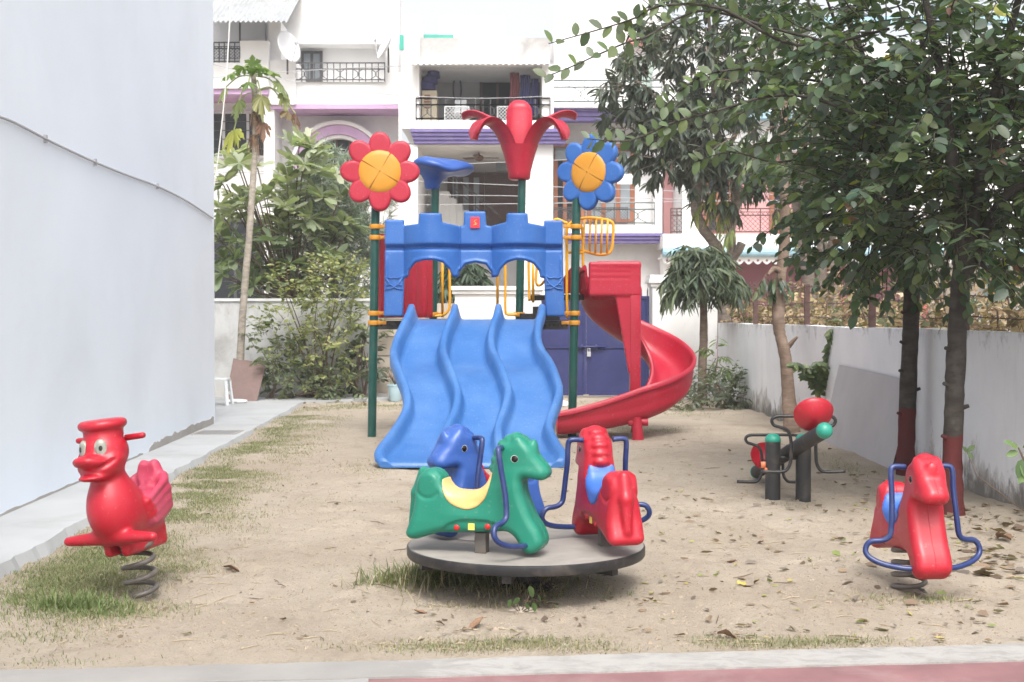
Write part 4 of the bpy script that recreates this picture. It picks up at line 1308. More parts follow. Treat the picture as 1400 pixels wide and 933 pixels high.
flower(807, 236, .455, R(-34), M['blue'], 8, R(86))

# lily on the back right post
lc = P(710, 244, 17.45)
mb = MB()
mb.lathe([(.03,-.02),(.125,-.02),(.145,.0),(.152,.08),(.180,.20),(.218,.34),(.25,.43),(.18,.42),(.12,.35)], lc, 28)
petals = [(90, .80), (18, 1.0), (162, 1.0), (-26, .92), (-154, .92)]
for ang, f in petals:
    a = R(ang); rows = []
    rr = Vector((math.cos(a), math.sin(a), 0)); tt = Vector((-math.sin(a), math.cos(a), 0))
    if ang == 90:   path = [(-.10,.1),(-.17,.35),(-.17,.55),(-.15,.72),(-.13,.86),(-.12,.93),(-.06,.98),(.02,.97)]; wd_ = [.10,.125,.14,.142,.138,.125,.10,.03]
    elif ang > 0:   path = [(.08,.1),(.13,.35),(.20,.56),(.32,.72),(.47,.82),(.62,.87),(.74,.86),(.80,.84)]; wd_ = [.10,.13,.15,.155,.15,.14,.11,.03]
    else:           path = [(.09,.1),(.14,.30),(.20,.46),(.30,.62),(.43,.71),(.55,.69),(.63,.58),(.655,.47)]; wd_ = [.10,.14,.165,.17,.175,.17,.14,.04]
    pc = catmull([(p[0], p[1], w) for p, w in zip(path, wd_)], 4)
    up_, dn_ = [], []
    for i, (r, z, w) in enumerate(pc):
        j = min(i+1, len(pc)-1); i0 = max(i-1, 0)
        tg = Vector((pc[j][0]-pc[i0][0], 0, pc[j][1]-pc[i0][1])).normalized()
        nr = rr*(-tg.z) + Vector((0,0,tg.x))
        c = lc + rr*r + Vector((0,0,z))
        row = []
        for k in range(13):
            s = -1 + k/6
            cup = -.35*w*(s*s)
            row.append(c + tt*(s*w*1.2) - nr*cup*(.6 if ang != 90 else -.4) + nr*.042*(1-abs(s)**4))
        low = [c + tt*((-1+k/6)*w*1.17) - nr*(-.35*w*((-1+k/6)**2))*(.6 if ang != 90 else -.4) - nr*.042*(1-abs(-1+k/6)**4) for k in range(12, -1, -1)]
        rows.append(row + low)
    mb.sheet(rows, True); n = len(rows[-1]); mb.add(rows[-1], [tuple(range(n))]); mb.add(rows[0], [tuple(range(n))])
mb.build('lily', M['red'], tw, 70)
# wavy blue cap on the back left post
hc = P(591, 257, 17.45)
rows = []
for f, r, z in ((0,.085,-.02),(0,.10,0),(.0,.105,.05),(.15,.13,.11),(.4,.19,.18),(.75,.29,.245),(1,.385,.26),(1.03,.415,.29),(1.02,.405,.33),(.95,.35,.362),(.7,.22,.39),(.3,.09,.40),(.2,.02,.402)):
    row = []
    for j in range(48):
        a = 2*PI*j/48
        wv = f*(.035*math.cos(3*a+.6) + .02*math.cos(2*a)) - f*.085*math.cos(a)*(1 if math.cos(a) > 0 else -.35)
        re = r*(1 + .10*f*math.cos(3*a-.5))
        row.append(Vector((hc.x + re*math.cos(a) + .10*f, hc.y + re*math.sin(a)*.9, hc.z + z + wv)))
    rows.append(row)
mb = MB(); mb.sheet(rows, True); mb.add(rows[-1], [tuple(range(48))]); mb.add(rows[0], [tuple(range(48))[::-1]])
mb.build('blue_cap', M['horse_blue'], tw, True)

# red ribbed panel on the left side
rows_f, rows_b = [], []
a_, b_ = Vector((-1.70, 16.52, 0)), Vector((-1.10, 17.38, 0)); d_ = (b_-a_); nn = Vector((d_.y, -d_.x, 0)).normalized()
cols = []
for i in range(61):
    t = i/60; rib = .022*max(0, math.sin(t*2*PI*5.0))**.5 if .08 < t < .92 else 0
    p = a_ + d_*t + Vector((LEAN*2, 0, 0))
    cols.append((p + nn*(.02+rib), p - nn*.02))
zz = [1.475, 1.50, 1.56, 2.40, 2.49, 2.53]
mb = MB(); rows = []
for (o1, z) in zip((.4, .9, 1, 1, .9, .4), zz):
    rows.append([Vector((f.x+(k.x-f.x)*(1-o1)/2, f.y+(k.y-f.y)*(1-o1)/2, z)) for f, k in cols] + [Vector((k.x, k.y, z)) for f, k in cols[::-1]])
mb.sheet(rows, True); n = len(rows[0]); mb.add(rows[0], [tuple(range(n))]); mb.add(rows[-1], [tuple(range(n))])
mb.build('side_panel', M['red'], tw, 50)

# yellow rails
def rail_part(name, lists, rad=.018):
    mb = MB()
    for L in lists: mb.tube(L, rad, 10)
    return mb.build(name, M['yellow_metal'], tw, True)
Pk = lambda x, y, Y: P(x, y, Y)
def smoothp(L, n=5): return [Vector(p) for p in catmull([tuple(v) for v in L], n)]
rail_part('hand_rail', [smoothp([Pk(590,432,17.4), Pk(603,431.5,17.4), Pk(612,426,17.4), Pk(615,414,17.4), Pk(614.5,370,17.4), Pk(614,330,17.4), Pk(608,320,17.4), Pk(592,318,17.4)]), [Pk(605,434,17.4), Pk(604.5,322,17.4)]])
rail_part('hand_rail', [smoothp([Pk(708,430,17.4), Pk(695,430,17.4), Pk(691,424,17.4), Pk(691,380,17.4), Pk(690.5,330,17.4), Pk(694,320,17.4), Pk(708,318,17.4)]), [Pk(680,434,17.4), Pk(680.5,350,17.4), Pk(681,322,17.4), Pk(690,318,17.4)]])
rail_part('hand_rail', [smoothp([Pk(724,412,17.2), Pk(723,380,17.2), Pk(723,350,17.2), Pk(727,340,17.2), Pk(733,342,17.2), Pk(734,360,17.2), Pk(733,386,17.2), Pk(739,390,17.2), Pk(748,380,17.0)]), [Pk(729,414,17.2), Pk(728.5,345,17.2)]])
# tall frame beside the right post and the barred guard over the spiral entry
rail_part('hand_rail', [smoothp([Pk(776,436,16.45), Pk(775,400,16.45), Pk(775,350,16.45), Pk(775,316,16.45), Pk(779,306,16.45), Pk(788,303,16.5)]), smoothp([Pk(796,398,16.6), Pk(797,392,16.6), Pk(797,350,16.6), Pk(796,315,16.6), Pk(792,304,16.6)]), [Pk(774,345,16.45), Pk(797,346,16.6)], smoothp([Pk(756,303,16.45), Pk(762,300,16.45), Pk(776,306,16.45)])])
mb = MB(); Yg = 17.0
gl = smoothp([Pk(790,300,Yg-.2), Pk(805,298,Yg-.15), Pk(825,300,Yg), Pk(835,303,Yg), Pk(838.5,309,Yg), Pk(838,325,Yg), Pk(836,341,Yg), Pk(830,347.5,Yg), Pk(815,348,Yg), Pk(797,343,Yg-.15), Pk(788,341,Yg-.2)], 4)
mb.tube(gl, .019, 10); gr = mb.build('guard_rail', M['yellow_metal'], tw, True)
for x in (799, 807, 815, 823, 831):
    mb = MB(); mb.tube([Pk(x, 300, Yg-.08), Pk(x-1, 347, Yg-.08)], .014, 8); mb.build('bar', M['yellow_metal'], gr, True)

# spiral slide: column, hood and helical chute
SC = Vector((1.575, 16.72, 0))
ang = [205, 180, 150, 120, 90, 60, 30, 0, -30, -60, -90]
flo = [1.76, 1.66, 1.49, 1.31, 1.13, .96, .80, .64, .50, .37, .26]
def sect(i0):
    return i0
rows = []
stations = []
for k in range(0, 75):
    a = 205 + (-90-205)*k/74
    stations.append((a, interp(-a, [-x for x in ang], flo), 0))
for k in range(1, 18):
    stations.append((-90, .26 - .155*(1-(1-k/17)**1.6), k/17*1.02))
for (a, z, ex) in stations:
    ar = R(a); rr = Vector((math.cos(ar), math.sin(ar), 0))
    base = SC + Vector((-ex, 0, z))
    fr = min(1, max(0, (ex)/1.02))
    ho, hi_ = .36 - .14*fr, .24 - .10*fr
    ri, ro = .20, .735
    prof = [(ri-.02,hi_-.02),(ri,hi_+.01),(ri+.025,hi_),(ri+.04,hi_-.05),(ri+.07,.07),(ri+.13,.015),(ri+.27,0),(ri+.40,.012),(ro-.08,.06),(ro-.045,.15),(ro-.03,ho-.05),(ro-.02,ho),(ro+.005,ho+.015),(ro+.03,ho-.01),(ro+.025,ho-.05),(ro-.005,ho-.06),(ro-.012,.16),(ro-.03,.12),(ro-.022,.09),(ro-.06,.0),(ro-.14,-.055),(ri+.27,-.07),(ri+.10,-.055),(ri+.02,.0),(ri-.01,.1)]
    rows.append([base + rr*r + Vector((0,0,max(zz, -z+.01))) for r, zz in prof])
mb = MB(); mb.sheet(rows, True); n = len(rows[0]); mb.add(rows[0], [tuple(range(n))]); mb.add(rows[-1], [tuple(range(n))])
ss = mb.build('spiral_slide', M['red'], tw, 60)
# entry hood: front board, roof and far board, rounded, hanging on the column
def hood(X, Y, Z):
    a, b_ = P(805, 405, 16.2), P(876.5, 358, 16.2)
    cx, cz = (a.x+b_.x)/2, (a.z+b_.z)/2
    d = rbox(X, Y, Z, (cx, 16.24, cz), ((b_.x-a.x)/2, .045, (b_.z-a.z)/2), .03)
    for z_ in (.10, .03, -.04): d = np.maximum(d, -(np.sqrt((Y-16.19)**2+(Z-cz-z_-.05)**2)-.011) - 1e3*(X > cx+.18))
    d = smin(d, rbox(X, Y, Z, (cx+.05, 16.55, b_.z-.035), ((b_.x-a.x)/2-.05, .35, .035), .03), .03)
    # apron that narrows down to the column
    s = np.clip((a.z - Z)/.95, 0, 1)
    left = a.x+.33 + (b_.x-.15 - a.x-.33)*s
    d2 = np.maximum(np.maximum(left - X, X - b_.x), np.maximum(Z - a.z-.1, a.z-.95 - Z))
    d = smin(d, np.maximum(d2*.85, np.abs(Y-16.25)-.035), .03)
    return d
a, b_ = P(805, 405, 16.2), P(876.5, 358, 16.2)
v, q = surfnet(hood, (a.x-.05, 16.12, a.z-1.0), (b_.x+.05, 16.96, b_.z+.05), .014)
link_mesh('hood', np_mesh('hood', v - np.array(TX), q, M['red']), ss)
mb = MB(); cxx = P(869.5, 0, 16.22).x
mb.bbox(cxx-.068, cxx+.068, 16.2, 16.33, .26, P(0,359,16.2).z, .03); mb.build('column', M['red'], ss, 50)
mb = MB(); mb.tube([SC+Vector((0,0,-.05)), SC+Vector((0,0,1.95))], .06, 16); mb.build('centre_pole', M['red'], ss, 50)
mb = MB(); s_ = P(873, 575, 16.05); mb.tube([(s_.x, 16.08, -.05), (s_.x-.02, 16.08, .26)], [.075, .06], 10); mb.tube([(s_.x-.12,16.1,.2),(s_.x+.12,16.1,.2)], .05, 8); mb.build('support_foot', M['red'], ss, 50)
mb = MB(); rows = []
for k in range(13):   # curled side wall between tower and hood
    t = k/12; x = P(770,0,16.75).x + t*.36
    z1 = 1.98 + .16*math.sin(PI*min(1, t*1.1)); rows.append([Vector((x, 16.70, 1.78)), Vector((x, 16.69, z1-.02)), Vector((x, 16.71, z1)), Vector((x, 16.74, z1-.02)), Vector((x, 16.74, 1.78))])
mb.sheet(rows); mb.add(rows[0], [(0,1,2,3,4)]); mb.add(rows[-1], [(4,3,2,1,0)]); mb.build('entry_wall', M['red'], ss, 50)

# ---------------- horses
S = .00128; SZ = .00123
def hp(x, y): return ((x-425)*S, (612-y)*SZ)
body_px = [(100,545),(104,525),(118,490),(130,450),(137,395),(140,340),(150,300),(166,270),(200,251),(235,258),(258,280),(270,315),(300,345),(345,352),(395,350),(440,330),(468,300),(482,262),(490,215),(502,170),(522,136),(556,118),(585,110),(600,97),(618,104),(640,125),(662,150),(676,178),(700,205),(721,232),(726,255),(716,276),(695,287),(664,282),(634,277),(617,285),(614,310),(620,350),(640,405),(662,455),(690,500),(706,545),(704,570),(688,592),(662,609),(635,607),(614,590),(602,565),(578,532),(548,516),(500,519),(470,522),(345,532),(290,534),(258,533),(225,543),(175,560),(140,570),(112,564)]
body = catmull([hp(*p) for p in body_px], 3, True)[::-1]
saddle_px = [(263,300),(280,276),(302,270),(318,292),(345,325),(385,332),(430,318),(462,285),(490,252),(488,270),(478,325),(458,378),(420,412),(372,422),(315,402),(280,360)]
saddle_poly = catmull([hp(*p) for p in saddle_px], 3, True)[::-1]
arch_px = [(262,520),(300,490),(345,472),(410,466),(470,468),(510,478),(542,506),(540,530),(400,540),(280,540)]
arch_poly = [hp(*p) for p in arch_px][::-1]
def horse_field(X, Y, Z):
    x2, z2 = X[:,0,:], Z[:,0,:]
    d2 = poly_sdf(body, x2, z2)
    hw = .100 - .016*np.clip((z2-.36)/.12, 0, 1)*np.clip((x2-.02)/.08, 0, 1)
    hw = hw - .018*np.exp(-((x2+.05)/.12)**2)*np.clip((z2-.2)/.08, 0, 1)
    # head narrows to the muzzle, cheeks stay full
    hw = hw - .020*np.clip((x2-.27)/.10, 0, 1)*(z2 > .36)
    hw = hw - .020*np.clip((-.18-x2)/.14, 0, 1)*np.clip((z2-.16)/.16, 0, 1)
    a2 = poly_sdf(arch_poly, x2, z2)
    hw = hw - .013*np.clip(-a2/.008+.5, 0, 1)
    # haunch lines
    hw = hw - .008*np.exp(-((np.sqrt((x2+.285)**2+(z2-.36)**2)-.075)/.010)**2)*(x2 < -.22)
    d = extrude(d2[:,None,:], (np.abs(Y) - hw[:,None,:])*.97, .045)
    # tail ridge down the rump
    d = smin(d, caps(X, Y, Z, (-.335,0,.42), (-.372,0,.30), .030, .034), .02)
    d = smin(d, caps(X, Y, Z, (-.372,0,.30), (-.402,0,.13), .034, .022), .02)
    # mane: overlapping locks down the back of the neck
    for k, (mx, mz) in enumerate([(.20,.625),(.165,.612),(.130,.585),(.106,.545),(.092,.50),(.082,.455)]):
        d = smin(d, ell(X, Y, Z, (mx-.004, 0, mz), (.034, .048, .030)), .012)
    # forelock and nostril bumps
    d = smin(d, ell(X, Y, Z, (.292, 0, .567), (.024, .036, .052)), .012)
    for s in (-1, 1):
        d = smin(d, ell(X, Y, Z, (.212, s*.055, .610), (.022, .018, .026)), .02)
    return d
v, q = surfnet(horse_field, (-.47,-.125,-.02), (.43,.125,.67), .0085)
horse_v, horse_q = v, q
mb = MB(); mb.tube([(x, .0, z) for x, z in catmull([hp(*p) for p in body_px[2:30]], 3)], .0022, 5); mb.tube([(x, .0, z) for x, z in catmull([hp(*p) for p in body_px[32:43]], 3)], .0022, 5)
seam_v, seam_f = mb.v, mb.f
def saddle_field(X, Y, Z):
    d = horse_field(X, Y, Z) - .007
    s2 = poly_sdf(saddle_poly, X[:,0,:], Z[:,0,:])[:,None,:]
    return extrude(s2, d, .006)
v, q = surfnet(saddle_field, (-.24,-.125,.20), (.11,.125,.44), .0075)
sad_v, sad_q = v, q
hpts = [(.14,.085,.575),(.142,.150,.578),(.150,.168,.55),(.165,.168,.45),(.186,.174,.345),(.195,.180,.27),(.197,.190,.215),(.185,.225,.192),(.172,.280,.185),(.168,.305,.160),(.176,.310,.125),(.195,.285,.095),(.225,.230,.072),(.262,.150,.058),(.275,.085,.055)]
def handle_mesh():
    out = []
    for s in (1, -1):
        mb = MB(); mb.tube([(x, s*y, z) for x, y, z in catmull(hpts, 4)], .0155, 10)
        out.append(mb.mesh('handle', M['navy'], smooth=True))
    return out
hmesh = handle_mesh()
def eye_mesh(mats, r=.024):
    mb = MB(); mb.lathe([(r*.99,-.006),(r,0),(r*.95,.004),(r*.72,.005)], (0,0,0), 20); mb.mi = 1; mb.lathe([(r*.72,.003),(r*.70,.006),(r*.4,.010),(r*.1,.011)], (0,0,0), 20)
    return mb.mesh('eye', mats, smooth=50)
eyem = eye_mesh([M['eye_white'], M['eye_black']], .027)
rfm = MB(); rfm.lathe([(.016,-.004),(.016,.003),(.010,.007),(.002,.008)], (0,0,0), 16); rfm = rfm.mesh('reflector', M['reflector'], smooth=60)
stm = MB(); stm.bbox(-.018,.018,-.018,.018,-.002,.003,.001); stm = stm.mesh('sticker', M['sticker'])
def seam(root, mat):
    mb = MB(); mb.v, mb.f, mb.m = list(seam_v), list(seam_f), [0]*len(seam_f)
    mb.local('mould_seam', mat, root, True)
def horse_parts(root, saddle, decals=True, subname=None):
    o = link_mesh('saddle', np_mesh('saddle', sad_v, sad_q, saddle), root)
    for hm in hmesh: link_mesh('handle', hm, root)
    for s in (1, -1):
        o = link_mesh('eye', eyem, root); x, z = hp(590, 192); o.location = (x, s*.079, z); o.rotation_euler = (-s*PI/2, 0, 0)
        if decals:
            for (xx, yy) in ((336,505),(473,494)):
                o = link_mesh('reflector', rfm, root); x, z = hp(xx, yy); o.location = (x, s*.087, z); o.rotation_euler = (-s*PI/2, 0, 0)
            o = link_mesh('sticker', stm, root); x, z = hp(402, 498); o.location = (x, s*.089, z); o.rotation_euler = (-s*PI/2, 0, 0)

# ---------------- roundabout with three horses
mc = Vector((.076, 7.20, 0))
mg = empty('roundabout', mc, 'low round platform carrying a green, a blue and a red horse', 'roundabout')
mb = MB(); mb.lathe([(.02,.242),(.640,.242),(.648,.246)], mc, 96); d0 = mb
mb = MB(); mb.lathe([(.001,.2505),(.35,.2505),(.643,.2500)], mc, 96, False); mb.mi = 1
mb.lathe([(.643,.250),(.650,.247),(.652,.24),(.652,.205),(.648,.196),(.60,.194),(.02,.194)], mc, 96, False)
ds = mb.build('disc', [M['disc'], M['black_metal']], mg, 40)
mb = MB(); mb.lathe([(.16,-.05),(.16,.03),(.07,.05),(.06,.193),(.02,.193)], mc, 24); mb.build('pivot', M['black_metal'], mg, 40)
mb = MB()
for k in range(3):
    a = R(20+60*k); dd = Vector((math.cos(a), math.sin(a), 0))*.6; mb.bar(mc-dd+Vector((0,0,.17-.0*k)), mc+dd+Vector((0,0,.17)), .05, .045-.004*k)
mb.build('under_frame', M['black_metal'], mg)
def ride(off, head, z, mat, saddle, label):
    o = link_mesh('rocking_horse', np_mesh('rocking_horse', horse_v, horse_q, mat), mg)
    o.location = (off[0], off[1], z); o.rotation_euler = (0, 0, head); o.scale = (.975, 1, .96); o['label'] = label
    horse_parts(o, saddle); seam(o, mat)
    mb = MB(); mb.bbox(-.032,.032,-.032,.032,.2495-z,.10,.004); mb.build_ = None
    pm = mb.local('mount_post', M['steel'], o)
    mb = MB(); mb.bbox(-.20,.20,-.06,.06,.135,.156,.004); mb.local('mount_plate', M['rust_iron'], o)
    return o
Gc = P(659, 680, 6.95)
ride((Gc.x-mc.x, -.27), R(-17), .264, M['horse_green'], M['cream'], 'green horse with a cream saddle')
ride((.43, -.06), R(103), .262, M['rider_red'], M['seat_blue'], 'red horse with a blue saddle')
ride((-.235, .34), R(219), .262, M['horse_blue'], M['rider_red'], 'blue horse with a red saddle')

def spring_mesh(parent, c, h, r, turns, mat, wire=.0135):
    mb = MB(); n = int(turns*22)
    mb.tube([(c.x + r*math.cos(2*PI*turns*i/n), c.y + r*math.sin(2*PI*turns*i/n), c.z + h*i/n) for i in range(n+1)], wire, 8)
    return mb.local('spring', mat, parent, True)

# ---------------- red spring horse at the right
sh = empty('spring_horse', (2.175, 7.16, 0), 'red spring rider horse with wide blue handlebars at the right', 'spring rider', rz=R(-86))
ob = link_mesh('body', np_mesh('body', horse_v, horse_q, M['rider_red']), sh); ob.location = (0, 0, .118)
o = link_mesh('saddle', np_mesh('saddle', sad_v, sad_q, M['seat_blue']), sh); o.location = (0, 0, .118)
for hm in hmesh: o = link_mesh('handlebar', hm, sh); o.location = (0, 0, .118)
seam(ob, M['rider_red'])
for s in (1, -1):
    o = link_mesh('eye', eyem, ob); x, z = hp(590, 192); o.location = (x, s*.079, z); o.rotation_euler = (-s*PI/2, 0, 0)
spring_mesh(sh, Vector((-.02, 0, -.03)), .28, .085, 4.2, M['steel'])
mb = MB(); mb.bbox(-.16,.12,-.06,.06,.255,.275,.004); mb.local('mount_plate', M['rust_iron'], sh)

# ---------------- red spring duck at the left
dk = empty('spring_duck', (-2.045, 7.12, 0), 'red spring rider duck with a flat round cap at the left', 'spring rider')
dk.rotation_euler = (Matrix.Rotation(R(-6.5), 3, 'Y') @ Matrix.Rotation(R(-109), 3, 'Z')).to_euler()   # leans a little on its spring
DZ = 0.0
def duck(X, Y, Z):
    A_ = np.abs(Y)
    d = ell(X, Y, Z, (.09, 0, .475), (.160, .138, .185))
    d = smin(d, ell(X, Y, Z, (-.10, 0, .425), (.23, .128, .135)), .06)
    d = smin(d, caps(X, Y, Z, (.105, 0, .56), (.115, 0, .72), .090, .076), .06)
    d = smin(d, ell(X, Y, Z, (.12, 0, .785), (.128, .126, .118)), .035)
    # cheeks, brows
    d = smin(d, ell(X, Y, Z, (.175, 0, .715), (.105, .118, .072)), .03)
    d = smin(d, ell(X, A_, Z, (.165, .098, .748), (.05, .035, .035)), .02)
    # eye sockets
    d = np.maximum(d, -ell(X, A_, Z, (.252, .055, .815), (.024, .032, .042)))
    # upper bill, lower bill and grin
    d = smin(d, ell(X, Y, Z, (.250, 0, .742), (.075, .088, .030)), .018)
    d = smin(d, ell(X, Y, Z, (.295, 0, .764), (.042, .058, .020)), .02)
    d = smin(d, ell(X, Y, Z, (.235, 0, .664), (.082, .075, .022)), .014)
    for k in range(7):
        t = -1 + k/3; a = (.305 - .100*abs(t)**1.6, .128*t, .697 + .052*abs(t)**2)
        if k: d = np.maximum(d, -caps(X, Y, Z, pa, a, .015))
        pa = a
    # cap: crown and rolled brim
    r2 = np.sqrt((X-.11)**2+Y**2)
    d = smin(d, np.maximum(r2-.104, np.abs(Z-.895)-.03), .02)
    d = smin(d, np.sqrt(np.maximum(r2-.098,0)**2 + ((Z-.930)/.9)**2) - .030, .008)
    d = np.maximum(d, -ell(X, Y, Z, (.11, 0, .972), (.085, .085, .018)))
    # tail fan with feather grooves
    t = ell(X, Y, Z, (-.262, 0, .550), (.062, .105, .140))
    an = np.arctan2(Y, Z-.40)
    t = t + .0045*np.cos(an*20)
    d = smin(d, t, .03)
    # seat hollow
    d = np.maximum(d, -ell(X, Y, Z, (-.12, 0, .65), (.11, .17, .115)))
    # wing feathers
    for k in range(4):
        a = (-.02-.02*k, .0, .50-.045*k); 
        w = caps(X, A_, Z, (-.02-.02*k, .137-.003*k, .49-.04*k), (-.235-.02*k, .108-.01*k, .575-.05*k), .014, .020)
        d = smin(d, w, .035)
    # foot bar
    d = smin(d, caps(X, A_, Z, (.135, 0, .330), (.16, .265, .322), .046, .025), .03)
    # fork at the bottom
    b = rbox(X, Y, Z, (-.06, 0, .28), (.19, .085, .065), .03)
    b = np.maximum(b, -rbox(X, Y, Z, (-.02, 0, .245), (.30, .036, .06), .01))
    d = smin(d, b, .025)
    # grips
    return d
v, q = surfnet(duck, (-.45,-.32,.20), (.40,.32,.985), .0095)
ob = link_mesh('body', np_mesh('body', v, q, [M['rider_red'], M['duck_pink']]), dk)
pm = ob.data; cen = np.zeros(len(pm.polygons)*3); pm.polygons.foreach_get('center', cen); cen = cen.reshape(-1, 3)
mi = ((cen[:,0] < -.05 + .03*np.sin(cen[:,2]*40)) & (cen[:,2] > .34)).astype(np.int32); pm.polygons.foreach_set('material_index', mi)
for s in (1, -1):
    mb = MB(); mb.tube([(.06, s*.10, .845), (.055, s*.205, .850), (.055, s*.215, .850)], [.017,.016,.013], 12); mb.local('grip', M['rider_red'], ob, True)
    mb = MB(); mb.lathe([(.038,-.008),(.038,0),(.033,.007),(.022,.011),(.005,.012)], (0,0,0), 20); mb.mi = 1; mb.lathe([(.012,.011),(.011,.0135),(.003,.014)], (0.004*s,-.002,0), 14)
    e = mb.local('eye', [M['eye_grey'], M['eye_black']], ob, 60)
    e.location = (.224, s*.055, .815); e.scale = (.88, 1.22, 1)
    e.rotation_euler = Vector((1, s*.42, .12)).to_track_quat('Z', 'Y').to_euler()
spring_mesh(dk, Vector((-.06, 0, -.02)), .27, .082, 3.3, M['steel'], .0145)
mb = MB(); mb.bbox(-.15,.05,-.034,.034,.235,.262,.004); mb.local('mount_plate', M['steel'], dk)

# ---------------- seesaw
s0 = Vector((2.27, 10.8, 0))
sw_ = empty('seesaw', s0, 'small black seesaw with red bucket seats and green end caps by the right wall', 'seesaw')
for x in (P(1059, 0, 10.78).x, P(1101, 0, 10.78).x):
    mb = MB(); mb.tube([(x, 10.78, -.1), (x, 10.78, .47)], .062, 24); po = mb.build('post', M['rubber'], sw_, 50)
    mb = MB(); mb.lathe([(.062,.468),(.065,.472),(.064,.49),(.056,.512),(.038,.528),(.012,.535)], (x, 10.78, 0), 24); mb.build('cap', M['cap_green'], po, 50)
n1, n2 = P(1127, 589, 9.75), Vector((P(1035, 646, 12.0).x, 12.0, .075))
bdir = (n2-n1).normalized()
mb = MB(); mb.tube([n1, n2], .058, 24); bm_ = mb.build('beam', M['rubber'], sw_, 50)
for e, s in ((n1, -1), (n2, 1)):
    q = (bdir*s).to_track_quat('Z', 'Y').to_matrix().to_4x4(); mb = MB(); mb.lathe([(.059,-.01),(.062,-.004),(.061,.014),(.052,.036),(.034,.052),(.010,.058)], (0,0,0), 24)
    mb.v = [tuple(Matrix.Translation(e) @ q @ Vector(v)) for v in mb.v]; mb.build('beam_cap', M['cap_green'], bm_, 50)
mb = MB(); mb.tube([(P(1056,0,10.78).x, 10.78, P(0,621,10.78).z-.03), (P(1104,0,10.78).x, 10.78, P(0,621,10.78).z-.03)], .018, 10); mb.build('axle', M['black_metal'], sw_, True)
def bucket(c, back, w):
    """round dished seat tipped back, its hollow towards the middle of the beam"""
    q = Vector((back.x, back.y, 0)).normalized(); r = Vector((-q.y, q.x, 0)); tl = R(52)
    ax = Vector((0,0,1))*math.cos(tl) - q*math.sin(tl); e1 = q*math.cos(tl) + Vector((0,0,1))*math.sin(tl)
    rows = []
    for (fs, off) in ((np.linspace(.02, 1, 9), 0.0), (np.linspace(1.03, .02, 9), -.018)):
        for f in fs:
            rows.append([c + e1*(f*w*math.cos(a)*(1.0 if math.cos(a) > 0 else 1.05)) + r*(f*w*1.08*math.sin(a)) + ax*(.085*f*f - .045*f*f*max(0, -math.cos(a)) + off) for a in [2*PI*j/36 for j in range(36)]])
    mb = MB(); mb.sheet(rows, True); return mb.build('seat', M['rider_red'], sw_, 60)
bucket(n1 + bdir*.26 + Vector((0,0,.135)), -bdir, .138)
bucket(n2 - bdir*.30 + Vector((0,0,.075)), bdir, .122)
def bar_frame(c, k, rows_px):
    mb = MB()
    for s in (-1, 1):
        L = [Vector((c.x + s*a*k, c.y, c.z + b_*k)) for a, b_ in rows_px]
        mb.tube(smoothp(L, 4), .0135*k**.3, 10)
    return mb
# half outline (metres from the beam, up): hand loop, then down to the foot rest
half = [(0,.235),(.13,.235),(.215,.232),(.250,.205),(.235,.165),(.185,.148),(.125,.12),(.100,.05),(.098,-.06),(.105,-.14),(.14,-.195),(.20,-.205),(.33,-.20)]
c1 = n1 + bdir*.62; c2 = n2 - bdir*.62
bar_frame(c1 + Vector((0,0,-.02)), 1.0, half).build('hand_and_foot_bar', M['black_metal'], sw_, True)
bar_frame(c2 + Vector((0,0,.02)), .93, half).build('hand_and_foot_bar', M['black_metal'], sw_, True)
mb = MB()
e = Vector((P(1046,0,10.7).x, 10.7, P(0,640,10.7).z)); mb.tube([e, e+Vector((0,0,.05))], .02, 8); e2 = e+Vector((.02,0,-.03)); mb.tube([e2, e2+Vector((.0,0,.03))], .014, 8)
mb.build('orange_wrap', M['orange_rag'], sw_, True)
# ================================================================== trees, shrubs, grass and litter
CAMP = np.array([0, 0, H])
def unit(a): return a / (np.linalg.norm(a, axis=-1, keepdims=True) + 1e-9)
SHAPES = {  # half-widths at 20, 50 and 80 % of the length, fold (edges up), tip droop
    'oval': (.72, 1.0, .66, .20, .12), 'lance': (.80, 1.0, .58, .28, .26), 'paddle': (.45, .90, .92, .14, .14), 'round': (.80, 1.0, .80, .12, .06)}
TRI = np.array([(0,1,3),(1,4,3),(1,2,4),(2,5,4),(2,9,5),(0,6,1),(1,6,7),(1,7,2),(2,7,8),(2,8,9)])
NV = 10
def leaf_local(shape):
    w1, w2, w3, fold, droop = SHAPES[shape]
    z = lambda x: -droop*x**2.0
    side = [(x, w, fold*w) for x, w in ((.18, w1), (.5, w2), (.80, w3))]
    return np.array([(0,0,0),(.34,0,0),(.67,0,0)] + side + [(x, -w, f) for x, w, f in side] + [(1,0,0)], float), np.array([z(x) for x in (0,.34,.67,.18,.5,.8,.18,.5,.8,1)])
class Leaves:
    def __init__(s, shape): s.shape = shape; s.p, s.d, s.u, s.l, s.w, s.c = [], [], [], [], [], []
    def add(s, p, d, u, l, w, c): s.p.append(p); s.d.append(d); s.u.append(u); s.l.append(l); s.w.append(w); s.c.append(c)
    def arr(s): return [np.array(x, float) for x in (s.p, s.d, s.u, s.l, s.w, s.c)]
def leaf_frames(d, u):
    d = unit(d); side = unit(np.cross(u, d)); n = np.cross(d, side)
    return d, side, n
